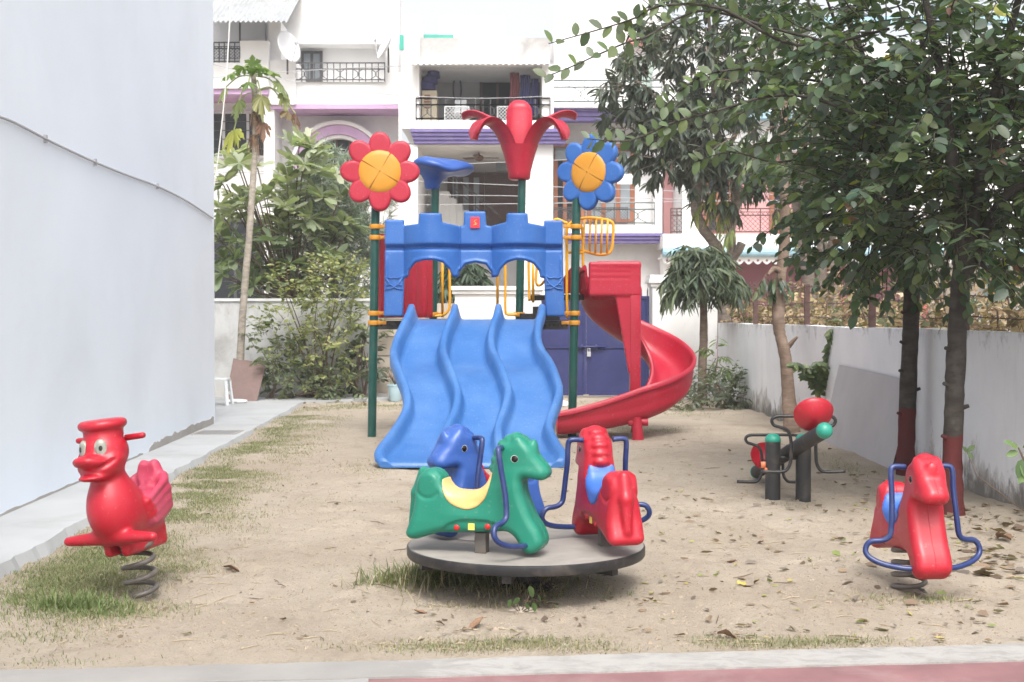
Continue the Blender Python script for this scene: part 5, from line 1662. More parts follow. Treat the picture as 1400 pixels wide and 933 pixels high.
def leaf_mesh(name, shape, P_, D, U, L, Wd, C, mat):
    loc, zd = leaf_local(shape); d, sd, n = leaf_frames(D, U)
    V = P_[:,None,:] + d[:,None,:]*(loc[None,:,0,None]*L[:,None,None]) + sd[:,None,:]*(loc[None,:,1,None]*Wd[:,None,None]) + n[:,None,:]*(loc[None,:,2]*Wd[:,None] + zd[None,:]*L[:,None])[:,:,None]
    k = len(P_)
    fc = (TRI[None] + (np.arange(k)*NV)[:,None,None]).reshape(-1, 3)
    me = np_mesh(name, V.reshape(-1, 3), fc, mat, True)
    at = me.color_attributes.new('tint', 'FLOAT_COLOR', 'POINT')
    cc = np.ones((k, NV, 4), np.float32); cc[:,:,:3] = C[:,None,:]
    at.data.foreach_set('color', cc.ravel())
    return me
_single = {}
def single_leaf(shape, mat, tint, aspect):
    key = (shape, mat.name, tint, aspect)
    if key not in _single:
        z = np.zeros((1,3))
        _single[key] = leaf_mesh('leaf', shape, z, np.array([[1.,0,0]]), np.array([[0,0,1.]]), np.array([1.]), np.array([aspect]), np.array([tint]), mat)
    return _single[key]
def put_leaves(root, L, mat, K=0, name='foliage'):
    """the K leaves that show largest become parts of their own, the rest one stuff part"""
    P_, D, U, Ln, Wd, C = L.arr()
    O = np.array(org(root))
    pick = np.zeros(len(P_), bool)
    if K:
        rel = P_ - CAMP; dist = np.linalg.norm(rel, axis=1)
        xx = rel[:,0]/rel[:,1]*F + 700; yy = 466.5 - 34.5 - rel[:,2]/rel[:,1]*F
        inn = (xx > 5) & (xx < 1395) & (yy > 5) & (yy < 930) & (rel[:,1] > 1)
        sc = np.where(inn, Ln/dist, 0)
        # nearest to the viewer first: what stands in front shows
        k = np.argsort(-(sc + .02*np.where(inn, (dist.max()-dist)/(np.ptp(dist)+1e-6), -9)))[:K]
        pick[k] = True; pick &= inn
        d, sd, n = leaf_frames(D, U)
        for i in np.nonzero(pick)[0]:
            tq = tuple(np.round(C[i]*60)/60)
            me = single_leaf(L.shape, mat, tq, round(float(Wd[i]/Ln[i])*20)/20)
            o = link_mesh('leaf', me, root)
            Mx = Matrix.Identity(4)
            for r in range(3):
                Mx[r][0], Mx[r][1], Mx[r][2] = d[i][r]*Ln[i], sd[i][r]*Ln[i], n[i][r]*Ln[i]
                Mx[r][3] = P_[i][r] - O[r]
            o.matrix_local = Mx
    r_ = ~pick
    o = link_mesh(name, leaf_mesh(name, L.shape, P_[r_]-O, D[r_], U[r_], Ln[r_], Wd[r_], C[r_], mat), root)
    o['kind'] = 'stuff'
    return o
def rv(): 
    v = rng.normal(size=3); return v/np.linalg.norm(v)
def tint(pal):
    c = np.array(pal[rng.integers(len(pal))]); return c*rng.uniform(.8, 1.22)
def twig(L, mb, p, d, length, n, ll, lw, pal, droop=.25, r=.006, whorl=False, hang=.3, jit=.35, start=.15):
    """a curved twig with alternate leaves"""
    p = np.array(p, float); d = unit(np.array(d, float)); pts = [p.copy()]; m = 7
    for i in range(m):
        d = unit(d + np.array([0, 0, -droop/m]) + rng.normal(size=3)*.09); p = p + d*length/m; pts.append(p.copy())
    if mb is not None: mb.tube([tuple(q) for q in pts], list(np.linspace(r, r*.35, m+1)), 5, False)
    for i in range(n):
        t = start + (1-start)*(i+.5)/n if not whorl else .82+.18*rng.random()
        k = min(m-1, int(t*m)); q = pts[k] + (pts[k+1]-pts[k])*(t*m-k)
        tg = unit(pts[k+1]-pts[k])
        sd = unit(np.cross(tg, [0,0,1]) + 1e-4)
        if whorl: a = 2*PI*i/n*1.0 + rng.uniform(-.3,.3); o_ = sd*math.cos(a) + np.cross(sd, tg)*math.sin(a)
        else: o_ = sd*(1 if i % 2 else -1)
        ld = unit(o_*1.0 + tg*(.65 if not whorl else .45) + np.array([0,0,-hang]) + rng.normal(size=3)*jit*.7)
        uu = unit(np.array([0,0,1.]) + rng.normal(size=3)*jit + o_*.2)
        s = rng.uniform(.72, 1.15)*(1 if t < .9 or whorl else .8)
        L.add(q + ld*.012, ld, uu, ll*s, lw*s*.5, tint(pal))
def trunk_part(root, name, pts, rads, mat, n=14, rough=.05):
    pr = catmull([tuple(p)+(r,) for p, r in zip(pts, rads)], 8)
    mb = MB(); mb.tube([q[:3] for q in pr], [q[3]*random.uniform(.96, 1.05) for q in pr], n, True, rough)
    return mb, mb.build(name, mat, root, True)
def limb(mb, pts, rads, n=8): 
    pr = catmull([tuple(p)+(r,) for p, r in zip(pts, rads)], 5)
    mb.tube([q[:3] for q in pr], [q[3] for q in pr], n, True, .04)
def in_ell(c, r):
    while True:
        v = rng.uniform(-1, 1, 3)
        l = np.linalg.norm(v)
        if l < 1 and rng.random() < .35 + .65*l*l: return np.array(c) + v*np.array(r), v/l

PAL_NEAR = [(.055,.095,.045),(.070,.115,.055),(.042,.078,.042),(.090,.135,.065),(.085,.115,.085),(.060,.095,.062),(.105,.15,.06)]
PAL_LIGHT = [(.095,.145,.065),(.12,.175,.075),(.08,.125,.06),(.115,.155,.095)]
PAL_MANGO = [(.075,.095,.072),(.095,.112,.088),(.060,.080,.060),(.115,.128,.102),(.08,.10,.065)]
PAL_DRY = [(.38,.28,.18),(.30,.21,.13),(.46,.36,.25),(.24,.16,.10),(.40,.32,.19),(.22,.18,.11)]

# ---------------- the two dark trunks by the right wall with painted feet
BK = [bark('near_bark', (.050,.043,.037), .7, .62), bark('near_bark_two', (.052,.044,.038), .7, .66), bark('pale_bark', (.20,.145,.11), .5), bark('grey_bark', (.23,.19,.16), .5), bark('papaya_bark', (.34,.30,.25), .35), bark('thin_bark', (.15,.11,.085), .5, .10, (.3,.05,.04))]
def near_tree(pxs, Y, mat, label, ells, sprays, K, nt_, base_r, seed):
    global rng
    rng = np.random.default_rng(seed)
    random.seed(seed)
    b0 = P(pxs[0][0], pxs[0][1], Y); b0.z = 0
    root = empty('tree', b0, label, 'tree')
    pts = [b0 + Vector((0,0,-.1))] + [P(x, y, Y) for x, y in pxs[1:]]
    rads = [base_r*1.18] + [base_r*(1-.22*i/len(pxs)) for i in range(1, len(pxs))]
    trunk_part(root, 'trunk', pts, rads, mat, 16, .045)
    for z in (.95, 1.22, .55, 1.5, .78):     # stubs of cut branches
        a = random.choice([0.1, 3.0, -.3, 3.4]) ; c = P(np.interp(z, [0, 3], [pxs[1][0], pxs[-1][0]]), 0, Y)
        xx = interp(z, [p.z for p in pts[1:]], [p.x for p in pts[1:]])
        p = Vector((xx, Y, z)); d = Vector((math.cos(a), -.4, .35)).normalized()
        mbk = MB(); mbk.tube([p, p+d*(base_r+.035)], [.028, .014], 7); mbk.build('branch_stub', mat, root)
    top = pts[-1]
    mb = MB(); L = Leaves('oval')
    for e_ in ells:
        c, r, k = e_
        c = np.array(P(*c))
        d = Vector(c) - top
        limb(mb, [top - Vector((0,0,.25)), top + d*.35 + Vector((0,0,.12)), top + d*.75, Vector(c) + d.normalized()*.2], [base_r*.75, base_r*.5, base_r*.3, base_r*.12])
        for i in range(k):
            p, v = in_ell(c, r)
            if p[2] < 1.9 + .25*rng.random() and p[1] < 12: 
                if rng.random() < .75: continue
            dd = v*.8 + rv()*.6 + np.array([0,0,.15])
            ln = rng.uniform(.35, .75)
            twig(L, mb, p, dd, ln, int(ln*17), .125, .075, PAL_NEAR, .45, .007, False, .35, .4)
            if rng.random() < .05:
                twig(L, None, p, dd, .2, 3, .12, .08, [(.34,.36,.06),(.25,.30,.06),(.22,.14,.10)], .4)
    for (pl, r, nl, ll) in sprays:
        q = [P(x, y, yy) for x, y, yy in pl]
        limb(mb, q, list(np.linspace(r, .004, len(q))), 6)
        cr = catmull([tuple(v) for v in q], 12)
        m = len(cr)
        for i in range(nl):
            t = (i+.5)/nl; k = min(m-2, int(t*(m-1))); p = np.array(cr[k]) + (np.array(cr[k+1])-np.array(cr[k]))*(t*(m-1)-k)
            tg = unit(np.array(cr[k+1])-np.array(cr[k]))
            o_ = unit(np.array([rng.normal()*.3, rng.normal()*.7, (1 if i % 2 else -.75)]))
            ld = unit(o_ + tg*.55 + rng.normal(size=3)*.2)
            s = rng.uniform(.8, 1.2)
            L.add(p, ld, unit(np.array([rng.normal()*.4, -.8, .5])), ll*s, ll*.29*s, tint(PAL_LIGHT))
            if rng.random() < .22 and t < .75:
                twig(L, mb, p, tg + o_*.9, rng.uniform(.15,.34), 5, ll, ll*.55, PAL_LIGHT, .3, .004)
    mb.build('branches', mat, root, True)['kind'] = 'stuff'
    put_leaves(root, L, M['leaf'], K)
    return root
near_tree([(1303,702),(1302,640),(1305,540),(1309,450),(1313,385),(1320,330)], 10.05, BK[0], 'dark trunked tree nearest the right edge with a red painted foot', [
    ((1310,235,10.3), (.95,1.1,.85), 300), ((1390,120,10.0), (.9,1.0,.8), 150), ((1260,60,10.4), (.9,1.1,.6), 125), ((1335,350,10.0), (.55,.5,.28), 62), ((1470,220,10.2), (.8,1.0,.9), 70), ((1240,-150,10.5), (1.3,1.3,.8), 60), ((1440,-200,10.3), (1.4,1.4,.9), 60)],
    [(((1215,40,10.3),(1090,62,9.9),(985,12,9.6),(905,8,9.5),(870,24,9.4),(835,36,9.4),(750,60,9.3)), .014, 32, .115),
     (((1180,70,10.2),(1060,40,9.8),(960,15,9.6),(885,50,9.5),(858,58,9.4),(820,74,9.4),(780,92,9.3),(744,106,9.3)), .012, 26, .115),
     (((1240,190,10.2),(1130,140,9.9),(1060,131,9.7),(985,150,9.6),(920,168,9.5),(862,192,9.45),(803,190,9.4)), .015, 46, .105)], 260, 1, .079, 21)
near_tree([(1238,648),(1239,600),(1243,500),(1246,420),(1247,350),(1240,290)], 12.4, BK[1], 'dark trunked tree by the leaning grey board with a red painted foot', [
    ((1210,250,12.2), (.75,1.0,.70), 195), ((1150,150,12.0), (.55,1.0,.62), 80), ((1140,25,12.1), (.85,1.1,.55), 85), ((1190,325,12.2), (.28,.4,.28), 26), ((1100,-150,12.2), (1.5,1.3,.9), 60)],
    [(((1190,230,12.1),(1120,215,11.6),(1060,222,11.3),(1000,208,11.1),(950,222,11.0)), .014, 34, .12),
     (((1170,120,12.1),(1080,105,11.6),(1010,95,11.3),(950,110,11.1),(905,150,11.0)), .014, 36, .12)], 240, 1, .083, 33)

# ---------------- mango tree behind the gate pier
rng = np.random.default_rng(5); random.seed(5)
MY = 25.6
mt = empty('tree', Vector((P(990, 0, MY).x, MY, 0)), 'mango tree with long drooping grey green leaves behind the gate pier', 'tree')
f0 = P(990, 390, MY)
trunk_part(mt, 'trunk', [Vector((f0.x+.05, MY, -.1)), f0, P(1000,355,MY), P(999,322,MY), P(1003,290,MY), P(1008,262,MY), P(1012,215,MY+.2)], [.14,.125,.10,.092,.088,.084,.065], BK[3])
trunk_part(mt, 'stem', [f0 - Vector((0,0,.3)), P(985,352,MY-.1), P(973,328,MY-.2), P(962,314,MY-.3), P(952,290,MY-.35), P(954,256,MY-.4), P(962,215,MY-.4)], [.12,.115,.105,.10,.10,.095,.065], BK[3])
trunk_part(mt, 'branch_stub', [P(1002,352,MY), P(1010,342,MY-.1), P(1014,333,MY-.15)], [.10,.085,.08], BK[3])
mb = MB(); L = Leaves('lance'); L2 = Leaves('lance')
for c, r, k in (((915,110,MY), (.95,1.2,1.0), 105), ((965,40,MY), (1.0,1.3,.9), 100), ((940,195,MY-.3), (.95,1.1,.55), 85), ((1010,180,MY), (.9,1.2,.9), 80), ((890,170,MY-.2), (.65,.8,.45), 48), ((985,245,MY-.4), (.75,.9,.25), 42), ((1060,90,MY), (1.2,1.2,1.2), 75), ((1040,255,MY), (.7,.9,.2), 30), ((960,-80,MY), (1.3,1.3,1.0), 45), ((925,215,MY-.9), (.55,.35,.3), 26), ((870,110,MY-.5),(.35,.5,.35),16)):
    c = np.array(P(*c)); limb(mb, [P(985,225,MY), (P(985,225,MY)+Vector(c))/2 + Vector((0,0,.1)), Vector(c)], [.06,.04,.02])
    for i in range(k):
        p, v = in_ell(c, r)
        twig(L, mb, p, v + np.array([0,-.2,.3]), rng.uniform(.25,.45), int(rng.integers(9, 14)), .30, .075, PAL_MANGO, .3, .012, True, .75, .25)
for c in ((985,285),(994,300),(1073,290),(1082,300),(1092,272),(978,272)):
    p = np.array(P(c[0], c[1], MY-.6))
    for i in range(4): twig(L2, mb, p + rng.normal(size=3)*.14, np.array([0,0,-1.])+rv()*.5, .3, 9, .26, .055, [(.20,.26,.07),(.26,.30,.10),(.14,.20,.06)], .2, .008, False, 1.0, .2)
mb.build('branches', BK[3], mt, True)['kind'] = 'stuff'
put_leaves(mt, L, M['leaf_dull'], 220)
put_leaves(mt, L2, M['leaf'], 0, 'young_foliage')

# ---------------- pale crooked trunk in front of the right wall
pt = empty('tree', G(1083, 590), 'slender pale brown crooked trunk against the right wall behind the seesaw', 'tree')
PY = pt.location.y
trunk_part(pt, 'trunk', [G(1084, 592) + Vector((0,0,-.1)), P(1078,540,PY), P(1074,490,PY), P(1066,455,PY), P(1064,430,PY), P(1066,390,PY), P(1072,340,PY), P(1073,300,PY), P(1072,255,PY), P(1070,200,PY), P(1074,130,PY)], [.11,.088,.078,.074,.082,.072,.070,.066,.06,.05,.04], BK[2])
trunk_part(pt, 'branch_stub', [P(1078,474,PY), P(1084,467,PY-.05), P(1090,461,PY-.1)], [.035,.028,.015], BK[2])
trunk_part(pt, 'branch', [P(1068,372,PY), P(1058,368,PY-.1), P(1050,376,PY-.2)], [.05,.035,.015], BK[2])
mb = MB(); L = Leaves('lance'); rng = np.random.default_rng(8)
for i in range(7): twig(L, mb, np.array(P(1060+rng.normal()*7, 374, PY-.1)), np.array([rng.normal()*.4,0,-1.]), .3, 8, .16, .05, PAL_NEAR, .3, .006, False, .8)
for i in range(46):
    p, v = in_ell(np.array(P(1075,140,PY)), (.7,.8,.9)); twig(L, mb, p, v, .45, 10, .17, .055, PAL_NEAR+PAL_LIGHT, .5, .008, False, .7)
mb.build('branches', BK[2], pt, True)['kind'] = 'stuff'
put_leaves(pt, L, M['leaf'], 20)

# ---------------- pale many-stemmed tree beyond the right wall, and one more farther right
bt = empty('tree', Vector((P(1115, 0, 22).x, 22, 0)), 'pale many stemmed tree growing beyond the right wall', 'tree')
for (pl, r) in ((((1110,470),(1106,400),(1098,340),(1088,280),(1080,230)), .10), (((1116,470),(1110,390),(1103,330),(1100,280),(1112,200)), .075), (((1124,470),(1122,400),(1124,330),(1122,270),(1130,180)), .11), (((1134,470),(1140,400),(1136,340),(1150,280),(1165,220)), .085), (((1119,470),(1128,420),(1134,372)), .05)):
    trunk_part(bt, 'stem', [P(pl[0][0], pl[0][1], 22) - Vector((0,0,1.2))] + [P(x, y, 22) for x, y in pl], [r*1.2] + list(np.linspace(r, r*.6, len(pl))), BK[3], 10)
mb = MB(); L = Leaves('oval'); rng = np.random.default_rng(9)
for c, r, k in (((1110,190,22), (1.0,1.0,.8), 60), ((1160,260,22), (.6,.8,.5), 26), ((1128,345,21.6), (.3,.4,.35), 9)):
    for i in range(k):
        p, v = in_ell(np.array(P(*c)), r); twig(L, mb, p, v, .5, 9, .17, .08, PAL_NEAR, .4, .01)
mb.build('branches', BK[3], bt, True)['kind'] = 'stuff'; put_leaves(bt, L, M['leaf_dull'], 0)
bt2 = empty('tree', Vector((P(1272, 0, 20).x, 20, 0)), 'pale forked trunk beyond the right wall seen between the two dark trunks', 'tree')
for (pl, r) in ((((1266,455),(1264,410),(1262,360),(1268,300)), .085), (((1274,455),(1282,420),(1290,390),(1296,330)), .075)):
    trunk_part(bt2, 'stem', [P(pl[0][0], pl[0][1], 20) - Vector((0,0,1.2))] + [P(x, y, 20) for x, y in pl], [r*1.2] + list(np.linspace(r, r*.6, len(pl))), BK[3], 10)
mb = MB(); L = Leaves('oval')
for i in range(40):
    p, v = in_ell(np.array(P(1285,280,20)), (.9,.9,.7)); twig(L, mb, p, v, .5, 9, .16, .08, PAL_NEAR, .4, .01)
mb.build('branches', BK[3], bt2, True)['kind'] = 'stuff'; put_leaves(bt2, L, M['leaf_dull'], 0)
for (cx, Yv, lab, pal, rr, n) in ((1390, 19, 'green shrub beyond the right wall at the far right edge', PAL_LIGHT+PAL_NEAR, (.7,.7,.55), 70), (1345, 23, 'low orange brown shrub beyond the right wall', [(.42,.20,.08),(.35,.22,.12),(.3,.2,.1)], (.6,.6,.4), 45)):
    c = P(cx, 412 if cx > 1360 else 438, Yv); sh_ = empty('shrub', Vector((c.x, Yv, 0)), lab, 'shrub'); mb = MB(); L = Leaves('oval')
    for i in range(5): mb.tube([(c.x, Yv, 0), (c.x+random.uniform(-.3,.3), Yv+random.uniform(-.3,.3), c.z)], [.025,.012], 6)
    for i in range(n):
        p, v = in_ell(np.array(c), rr); twig(L, mb, p, v, .35, 9, .11, .055, pal, .4, .006)
    mb.build('stem', M['twig'], sh_); put_leaves(sh_, L, M['leaf'], 0)

# ---------------- weeping mop-headed tree, and another behind the wall seen through the arches
def mop_tree(px, ptop, pbot, prx, Y, base_py, label, n, pal, seed):
    global rng
    rng = np.random.default_rng(seed)
    b0 = P(px, 545, Y); b0.z = 0
    r = empty('tree', b0, label, 'tree')
    c = P(px, (ptop+pbot)/2, Y); rx = prx/F*Y; rz = abs(P(px, ptop, Y).z - c.z)
    trunk_part(r, 'trunk', [b0 + Vector((0,0,-.1)), Vector((b0.x-.01, Y, .6)), Vector((b0.x+.01, Y, 1.2)), Vector((b0.x, Y, c.z+rz*.5))], [.082,.075,.07,.05], BK[5], 12)
    mb = MB(); L = Leaves('lance')
    for i in range(n):
        a, h_ = rng.uniform(0, 2*PI), rng.uniform(-.45, 1)
        q = (1-max(0,h_))**.62*rng.uniform(.5, 1.08)
        p = np.array(c) + np.array([math.cos(a)*q*rx*.8, math.sin(a)*q*rx*.8, h_*rz*.85])
        o_ = np.array([math.cos(a), math.sin(a), .25 - .5*(1-h_)])
        if i % 6 == 0: limb(mb, [(c.x, Y, c.z+rz*.1), tuple((p+np.array(c))/2+np.array([0,0,.1])), tuple(p)], [.02,.012,.006], 5)
        twig(L, None, p, o_+rv()*.35, rng.uniform(.2,.45), 8, rng.uniform(.22,.34), .048, pal, rng.uniform(.5,1.5), .006, False, rng.uniform(.5,1.1), .5)
    mb.build('branches', BK[5], r, True)['kind'] = 'stuff'
    put_leaves(r, L, M['leaf_dull'], 160)
mop_tree(961, 332, 420, 48, 22.4, 510, 'small mop headed weeping tree in front of the white gate pier', 300, [(.075,.10,.06),(.10,.125,.085),(.055,.08,.05),(.13,.155,.09)], 3)
mop_tree(632, 355, 408, 27, 26.0, 510, 'small drooping tree behind the wall seen through the left castle arch', 130, [(.06,.09,.055),(.08,.11,.075),(.045,.07,.04)], 4)

# ---------------- papaya
rng = np.random.default_rng(12); random.seed(12)
YP = 23.0
pb = P(327, 545, YP); pb.z = 0
pa = empty('tree', pb, 'tall thin papaya tree with ragged yellowing leaves beside the building corner', 'tree')
trunk_part(pa, 'trunk', [pb+Vector((0,0,-.1)), P(329,480,YP), P(334,400,YP), P(341,320,YP), P(345,260,YP), P(349,200,YP), P(349,150,YP), P(347,112,YP), P(346,98,YP)], [.07,.066,.062,.058,.055,.052,.05,.045,.03], BK[4], 12)
# old hanging dry leaf bases under the crown
mb = MB()
for i in range(34):
    t = rng.uniform(0, 1); p = P(349+rng.normal()*1.5, 150+t*50, YP-.05); a = rng.uniform(0, 2*PI)
    q = p + Vector((math.cos(a)*.07, math.sin(a)*.05, -.02)); mb.tube([p, q, q+Vector((math.cos(a)*.05,0,-.22))], [.012,.016,.004], 5, flat=.4)
mb.build('dry_skirt', M['dry_leaf'], pa)
def papaya_leaf(c, tipd, size, col, sag):
    """palmate leaf of seven lobes, each notched, on a long stalk"""
    c = Vector(c); d = Vector(tipd).normalized(); sd = d.cross(Vector((0,0,1))).normalized(); n_ = sd.cross(d)
    mb = MB(); pts = []
    lob = [-2.5,-1.65,-.85,0,.85,1.65,2.5]; ring = []
    for k, a in enumerate(lob):
        Ln_ = size*(1 - .12*abs(a)) ; w = .2
        for (da, f) in ((-.42,.50),(-.33,.70),(-.36,.80),(-.17,.84),(0,1.0),(.17,.84),(.36,.80),(.33,.70),(.42,.50)):
            ring.append((a+da*.95, f*Ln_*random.uniform(.9,1.08)))
    vs = [c]; 
    for a, r in ring:
        p = c + d*(r*math.cos(a)) + sd*(r*math.sin(a)) + n_*(random.uniform(-.03,.03)*size)
        p.z -= sag*(r/size)**1.6*size*(.6+.4*random.random())
        vs.append(p)
    k = len(vs)-1
    mb.add(vs, [(0, i, i+1) for i in range(1, k)])
    o = mb.build('leaf', M['leaf'], pa)
    at = o.data.color_attributes.new('tint', 'FLOAT_COLOR', 'POINT'); cc = np.ones((len(o.data.vertices), 4), np.float32)
    cc[:,:3] = np.array(col)*rng.uniform(.75,1.2,(len(cc),1)); at.data.foreach_set('color', cc.ravel())
    return o
crown = P(347, 104, YP)
LP = [((318,100),(-1,-.3,-.3),.42,(.16,.26,.08),.5),((306,122),(-.6,-.4,-.9),.32,(.20,.27,.09),.9),((333,92),(-.4,-.6,.3),.40,(.15,.24,.07),.5),((352,94),(.3,-.6,.35),.42,(.13,.22,.07),.5),((368,96),(.8,-.4,.0),.40,(.17,.26,.08),.6),((382,112),(.7,-.3,-.8),.40,(.19,.26,.09),.9),((388,128),(.3,-.3,-1),.32,(.21,.25,.09),1.0),((327,138),(-.3,-.5,-1),.36,(.15,.20,.07),.9),((357,132),(.2,-.6,-1),.40,(.21,.23,.08),.9),((320,178),(-.3,-.5,-.9),.46,(.32,.36,.07),.8),((394,152),(.8,-.4,-.5),.42,(.19,.15,.07),.9),((404,156),(.7,-.2,-.9),.28,(.14,.085,.05),1.0),((360,168),(.1,-.5,-1),.30,(.17,.10,.06),1.1),((346,88),(0,-.3,.8),.36,(.14,.23,.07),.3),((340,112),(-.2,-.9,-.2),.36,(.12,.2,.06),.7)]
mb = MB()
for (q, dr, sz, col, sg) in LP:
    c = P(q[0], q[1], YP - .25*abs(dr[1])); papaya_leaf(c, dr, sz*.6, col, sg*1.3)
    mb.tube([tuple(v) for v in catmull([tuple(crown+Vector((0,0,-.3 if q[1]>130 else 0))), tuple((crown+c)/2+Vector((0,0,.10))), tuple(c)], 5)], .012, 5)
mb.build('stalks', pmat('papaya_stalk', (.26,.30,.13), .6, .1), pa)['kind'] = 'stuff'

# ---------------- plumeria with broad leaves behind the old wall
rng = np.random.default_rng(13); random.seed(13)
pl0 = Vector((P(395, 0, 25.2).x, 25.2, 0)); pu = empty('tree', pl0, 'bushy frangipani tree with broad paddle leaves behind the old wall', 'tree')
mb = MB(); L = Leaves('paddle')
trunk_part(pu, 'trunk', [pl0+Vector((0,0,-.1)), pl0+Vector((.03,0,1.0)), pl0+Vector((.0,0,1.9))], [.10,.085,.075], BK[3])
fork = pl0 + Vector((0,0,1.85))
for i in range(118):
    q = (rng.uniform(288, 492), rng.uniform(188, 395)); 
    if ((q[0]-380)/104)**2 + ((q[1]-304)/118)**2 > 1 or (q[0] > 440 and q[1] < 235): continue
    t = P(q[0], q[1], 25.2 + rng.uniform(-.9, .9)); 
    m_ = fork.lerp(t, .5) + Vector((0, 0, -.12)); 
    if i % 2 == 0: limb(mb, [fork, m_, t], [.028,.018,.012], 6)
    dd = unit(np.array(t - fork)*.5 + np.array([0,-.25,.6]))
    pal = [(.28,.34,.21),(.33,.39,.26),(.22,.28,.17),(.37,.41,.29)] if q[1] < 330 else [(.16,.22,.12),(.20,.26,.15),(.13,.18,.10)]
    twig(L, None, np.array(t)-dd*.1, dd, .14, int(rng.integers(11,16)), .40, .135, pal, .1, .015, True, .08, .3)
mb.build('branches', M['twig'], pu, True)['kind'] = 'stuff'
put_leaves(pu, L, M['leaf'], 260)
# feathery grey-green tree to its right
rng = np.random.default_rng(14)
fe0 = Vector((P(450, 0, 26.5).x, 26.5, 0)); ft = empty('tree', fe0, 'feathery grey green tree between the frangipani and red flower', 'tree')
trunk_part(ft, 'trunk', [fe0+Vector((0,0,-.1)), fe0+Vector((.1,0,1.5)), fe0+Vector((.05,0,3.6))], [.11,.09,.03], BK[3])
mb = MB(); L = Leaves('lance')
for i in range(420):
    q = (rng.uniform(375, 535), rng.uniform(198, 430))
    if ((q[0]-458)/78)**2 + ((q[1]-326)/112)**2 > 1 and q[1] < 350: continue
    t = np.array(P(q[0], q[1], 26.5+rng.uniform(-.7,.7)))
    dd = unit(np.array([rng.normal()*.6, -.3+rng.normal()*.4, .35]))
    pts = [t, t+dd*.25, t+dd*.45+np.array([0,0,-.12])]
    mb.tube([tuple(p) for p in pts], [.008,.006,.003], 4, False)
    for j in range(46):
        f = rng.random(); p = t + dd*.45*f; L.add(p, unit(dd*.7+rv()*.9+np.array([0,0,-.35])), rv(), rng.uniform(.12,.24), .009, tint([(.26,.31,.26),(.30,.345,.29),(.20,.25,.205)]))
mb.build('branches', BK[3], ft, True)['kind'] = 'stuff'; put_leaves(ft, L, M['leaf_dull'], 0)

# ---------------- shrubs in front of the old wall
def shrub(px, py_base, blobs, Y, label, ll, lw, pal, dens, seed, K=0, shape='oval', stems=7, hang=.3):
    global rng
    rng = np.random.default_rng(seed); random.seed(seed)
    b0 = Vector((P(px, 0, Y).x, Y, 0)); r = empty('shrub', b0, label, 'shrub'); mb = MB(); L = Leaves(shape)
    for (bx, by, rx, rz, k) in blobs:
        c = P(bx, by, Y); rx, rz = rx/F*Y, rz/F*Y
        for i in range(max(2, stems//len(blobs))):
            e = c + Vector((rng.normal()*rx*.4, rng.normal()*rx*.3, rng.normal()*rz*.4)); limb(mb, [b0+Vector((rng.normal()*.12,rng.normal()*.1,-.05)), b0.lerp(e,.5)+Vector((rng.normal()*.1,0,.05)), e], [.022,.015,.006], 5)
        for i in range(int(k*dens)):
            p, v = in_ell(np.array(c), (rx, min(rx, .55), rz))
            if p[2] < .05: p[2] = .05 + rng.random()*.15
            twig(L, mb, p, v*.7+np.array([0,-.1,.35])+rv()*.4, rng.uniform(.18,.4), 8, ll, lw, pal, .35, .005, False, hang, .4)
    mb.build('stem', M['twig'], r)['kind'] = 'stuff'; put_leaves(r, L, M['leaf'], K)
YG = [(.29,.33,.12),(.23,.28,.11),(.34,.37,.15),(.18,.23,.10),(.27,.31,.17)]
DG = [(.12,.165,.085),(.15,.20,.105),(.095,.135,.065),(.17,.21,.13)]
shrub(440, 545, [(455,390,40,42,60),(400,440,45,40,45),(455,470,38,50,55),(410,500,50,34,48),(465,415,30,60,30),(385,400,20,24,10)], 23.4, 'tall loose yellow green shrub against the old wall', .115, .055, YG, 1.05, 40, 200)
shrub(370, 545, [(372,478,32,32,44),(415,525,50,20,46),(470,525,26,22,24),(390,500,30,28,24)], 23.2, 'lower dark leaved shrub at the foot of the yellow green one', .12, .06, DG, 1.0, 41, 80)
shrub(495, 545, [(495,510,14,28,20),(500,485,10,18,10)], 23.6, 'small dark leaved bush by the green post at the back wall', .17, .07, [(.06,.09,.055),(.085,.115,.075),(.05,.075,.045)], .9, 42, 60)
shrub(470, 545, [(488,452,24,40,16),(505,430,14,24,8)], 23.7, 'slim upright shrub with pointed leaves left of the green post', .16, .05, [(.12,.17,.08),(.15,.2,.1)], .9, 43, 60, 'lance')
shrub(985, 560, [(985,540,38,22,60),(975,525,26,18,22),(1010,545,22,16,18)], 21.3, 'rounded grey green bush at the corner of the right wall', .10, .045, [(.11,.15,.10),(.14,.18,.12),(.085,.12,.08)], 1.1, 44, 100, 'lance')
shrub(942, 560, [(940,556,26,10,20),(920,560,16,6,8)], 21.0, 'low sprawling weeds left of the grey green bush', .08, .035, DG, 1.0, 45, 0)
shrub(980, 545, [(982,488,10,16,7),(975,510,10,12,4)], 21.8, 'thin young plant with a few long leaves above the grey green bush', .20, .05, [(.11,.17,.06),(.14,.2,.07)], .9, 46, 40, 'lance', 4, .6)
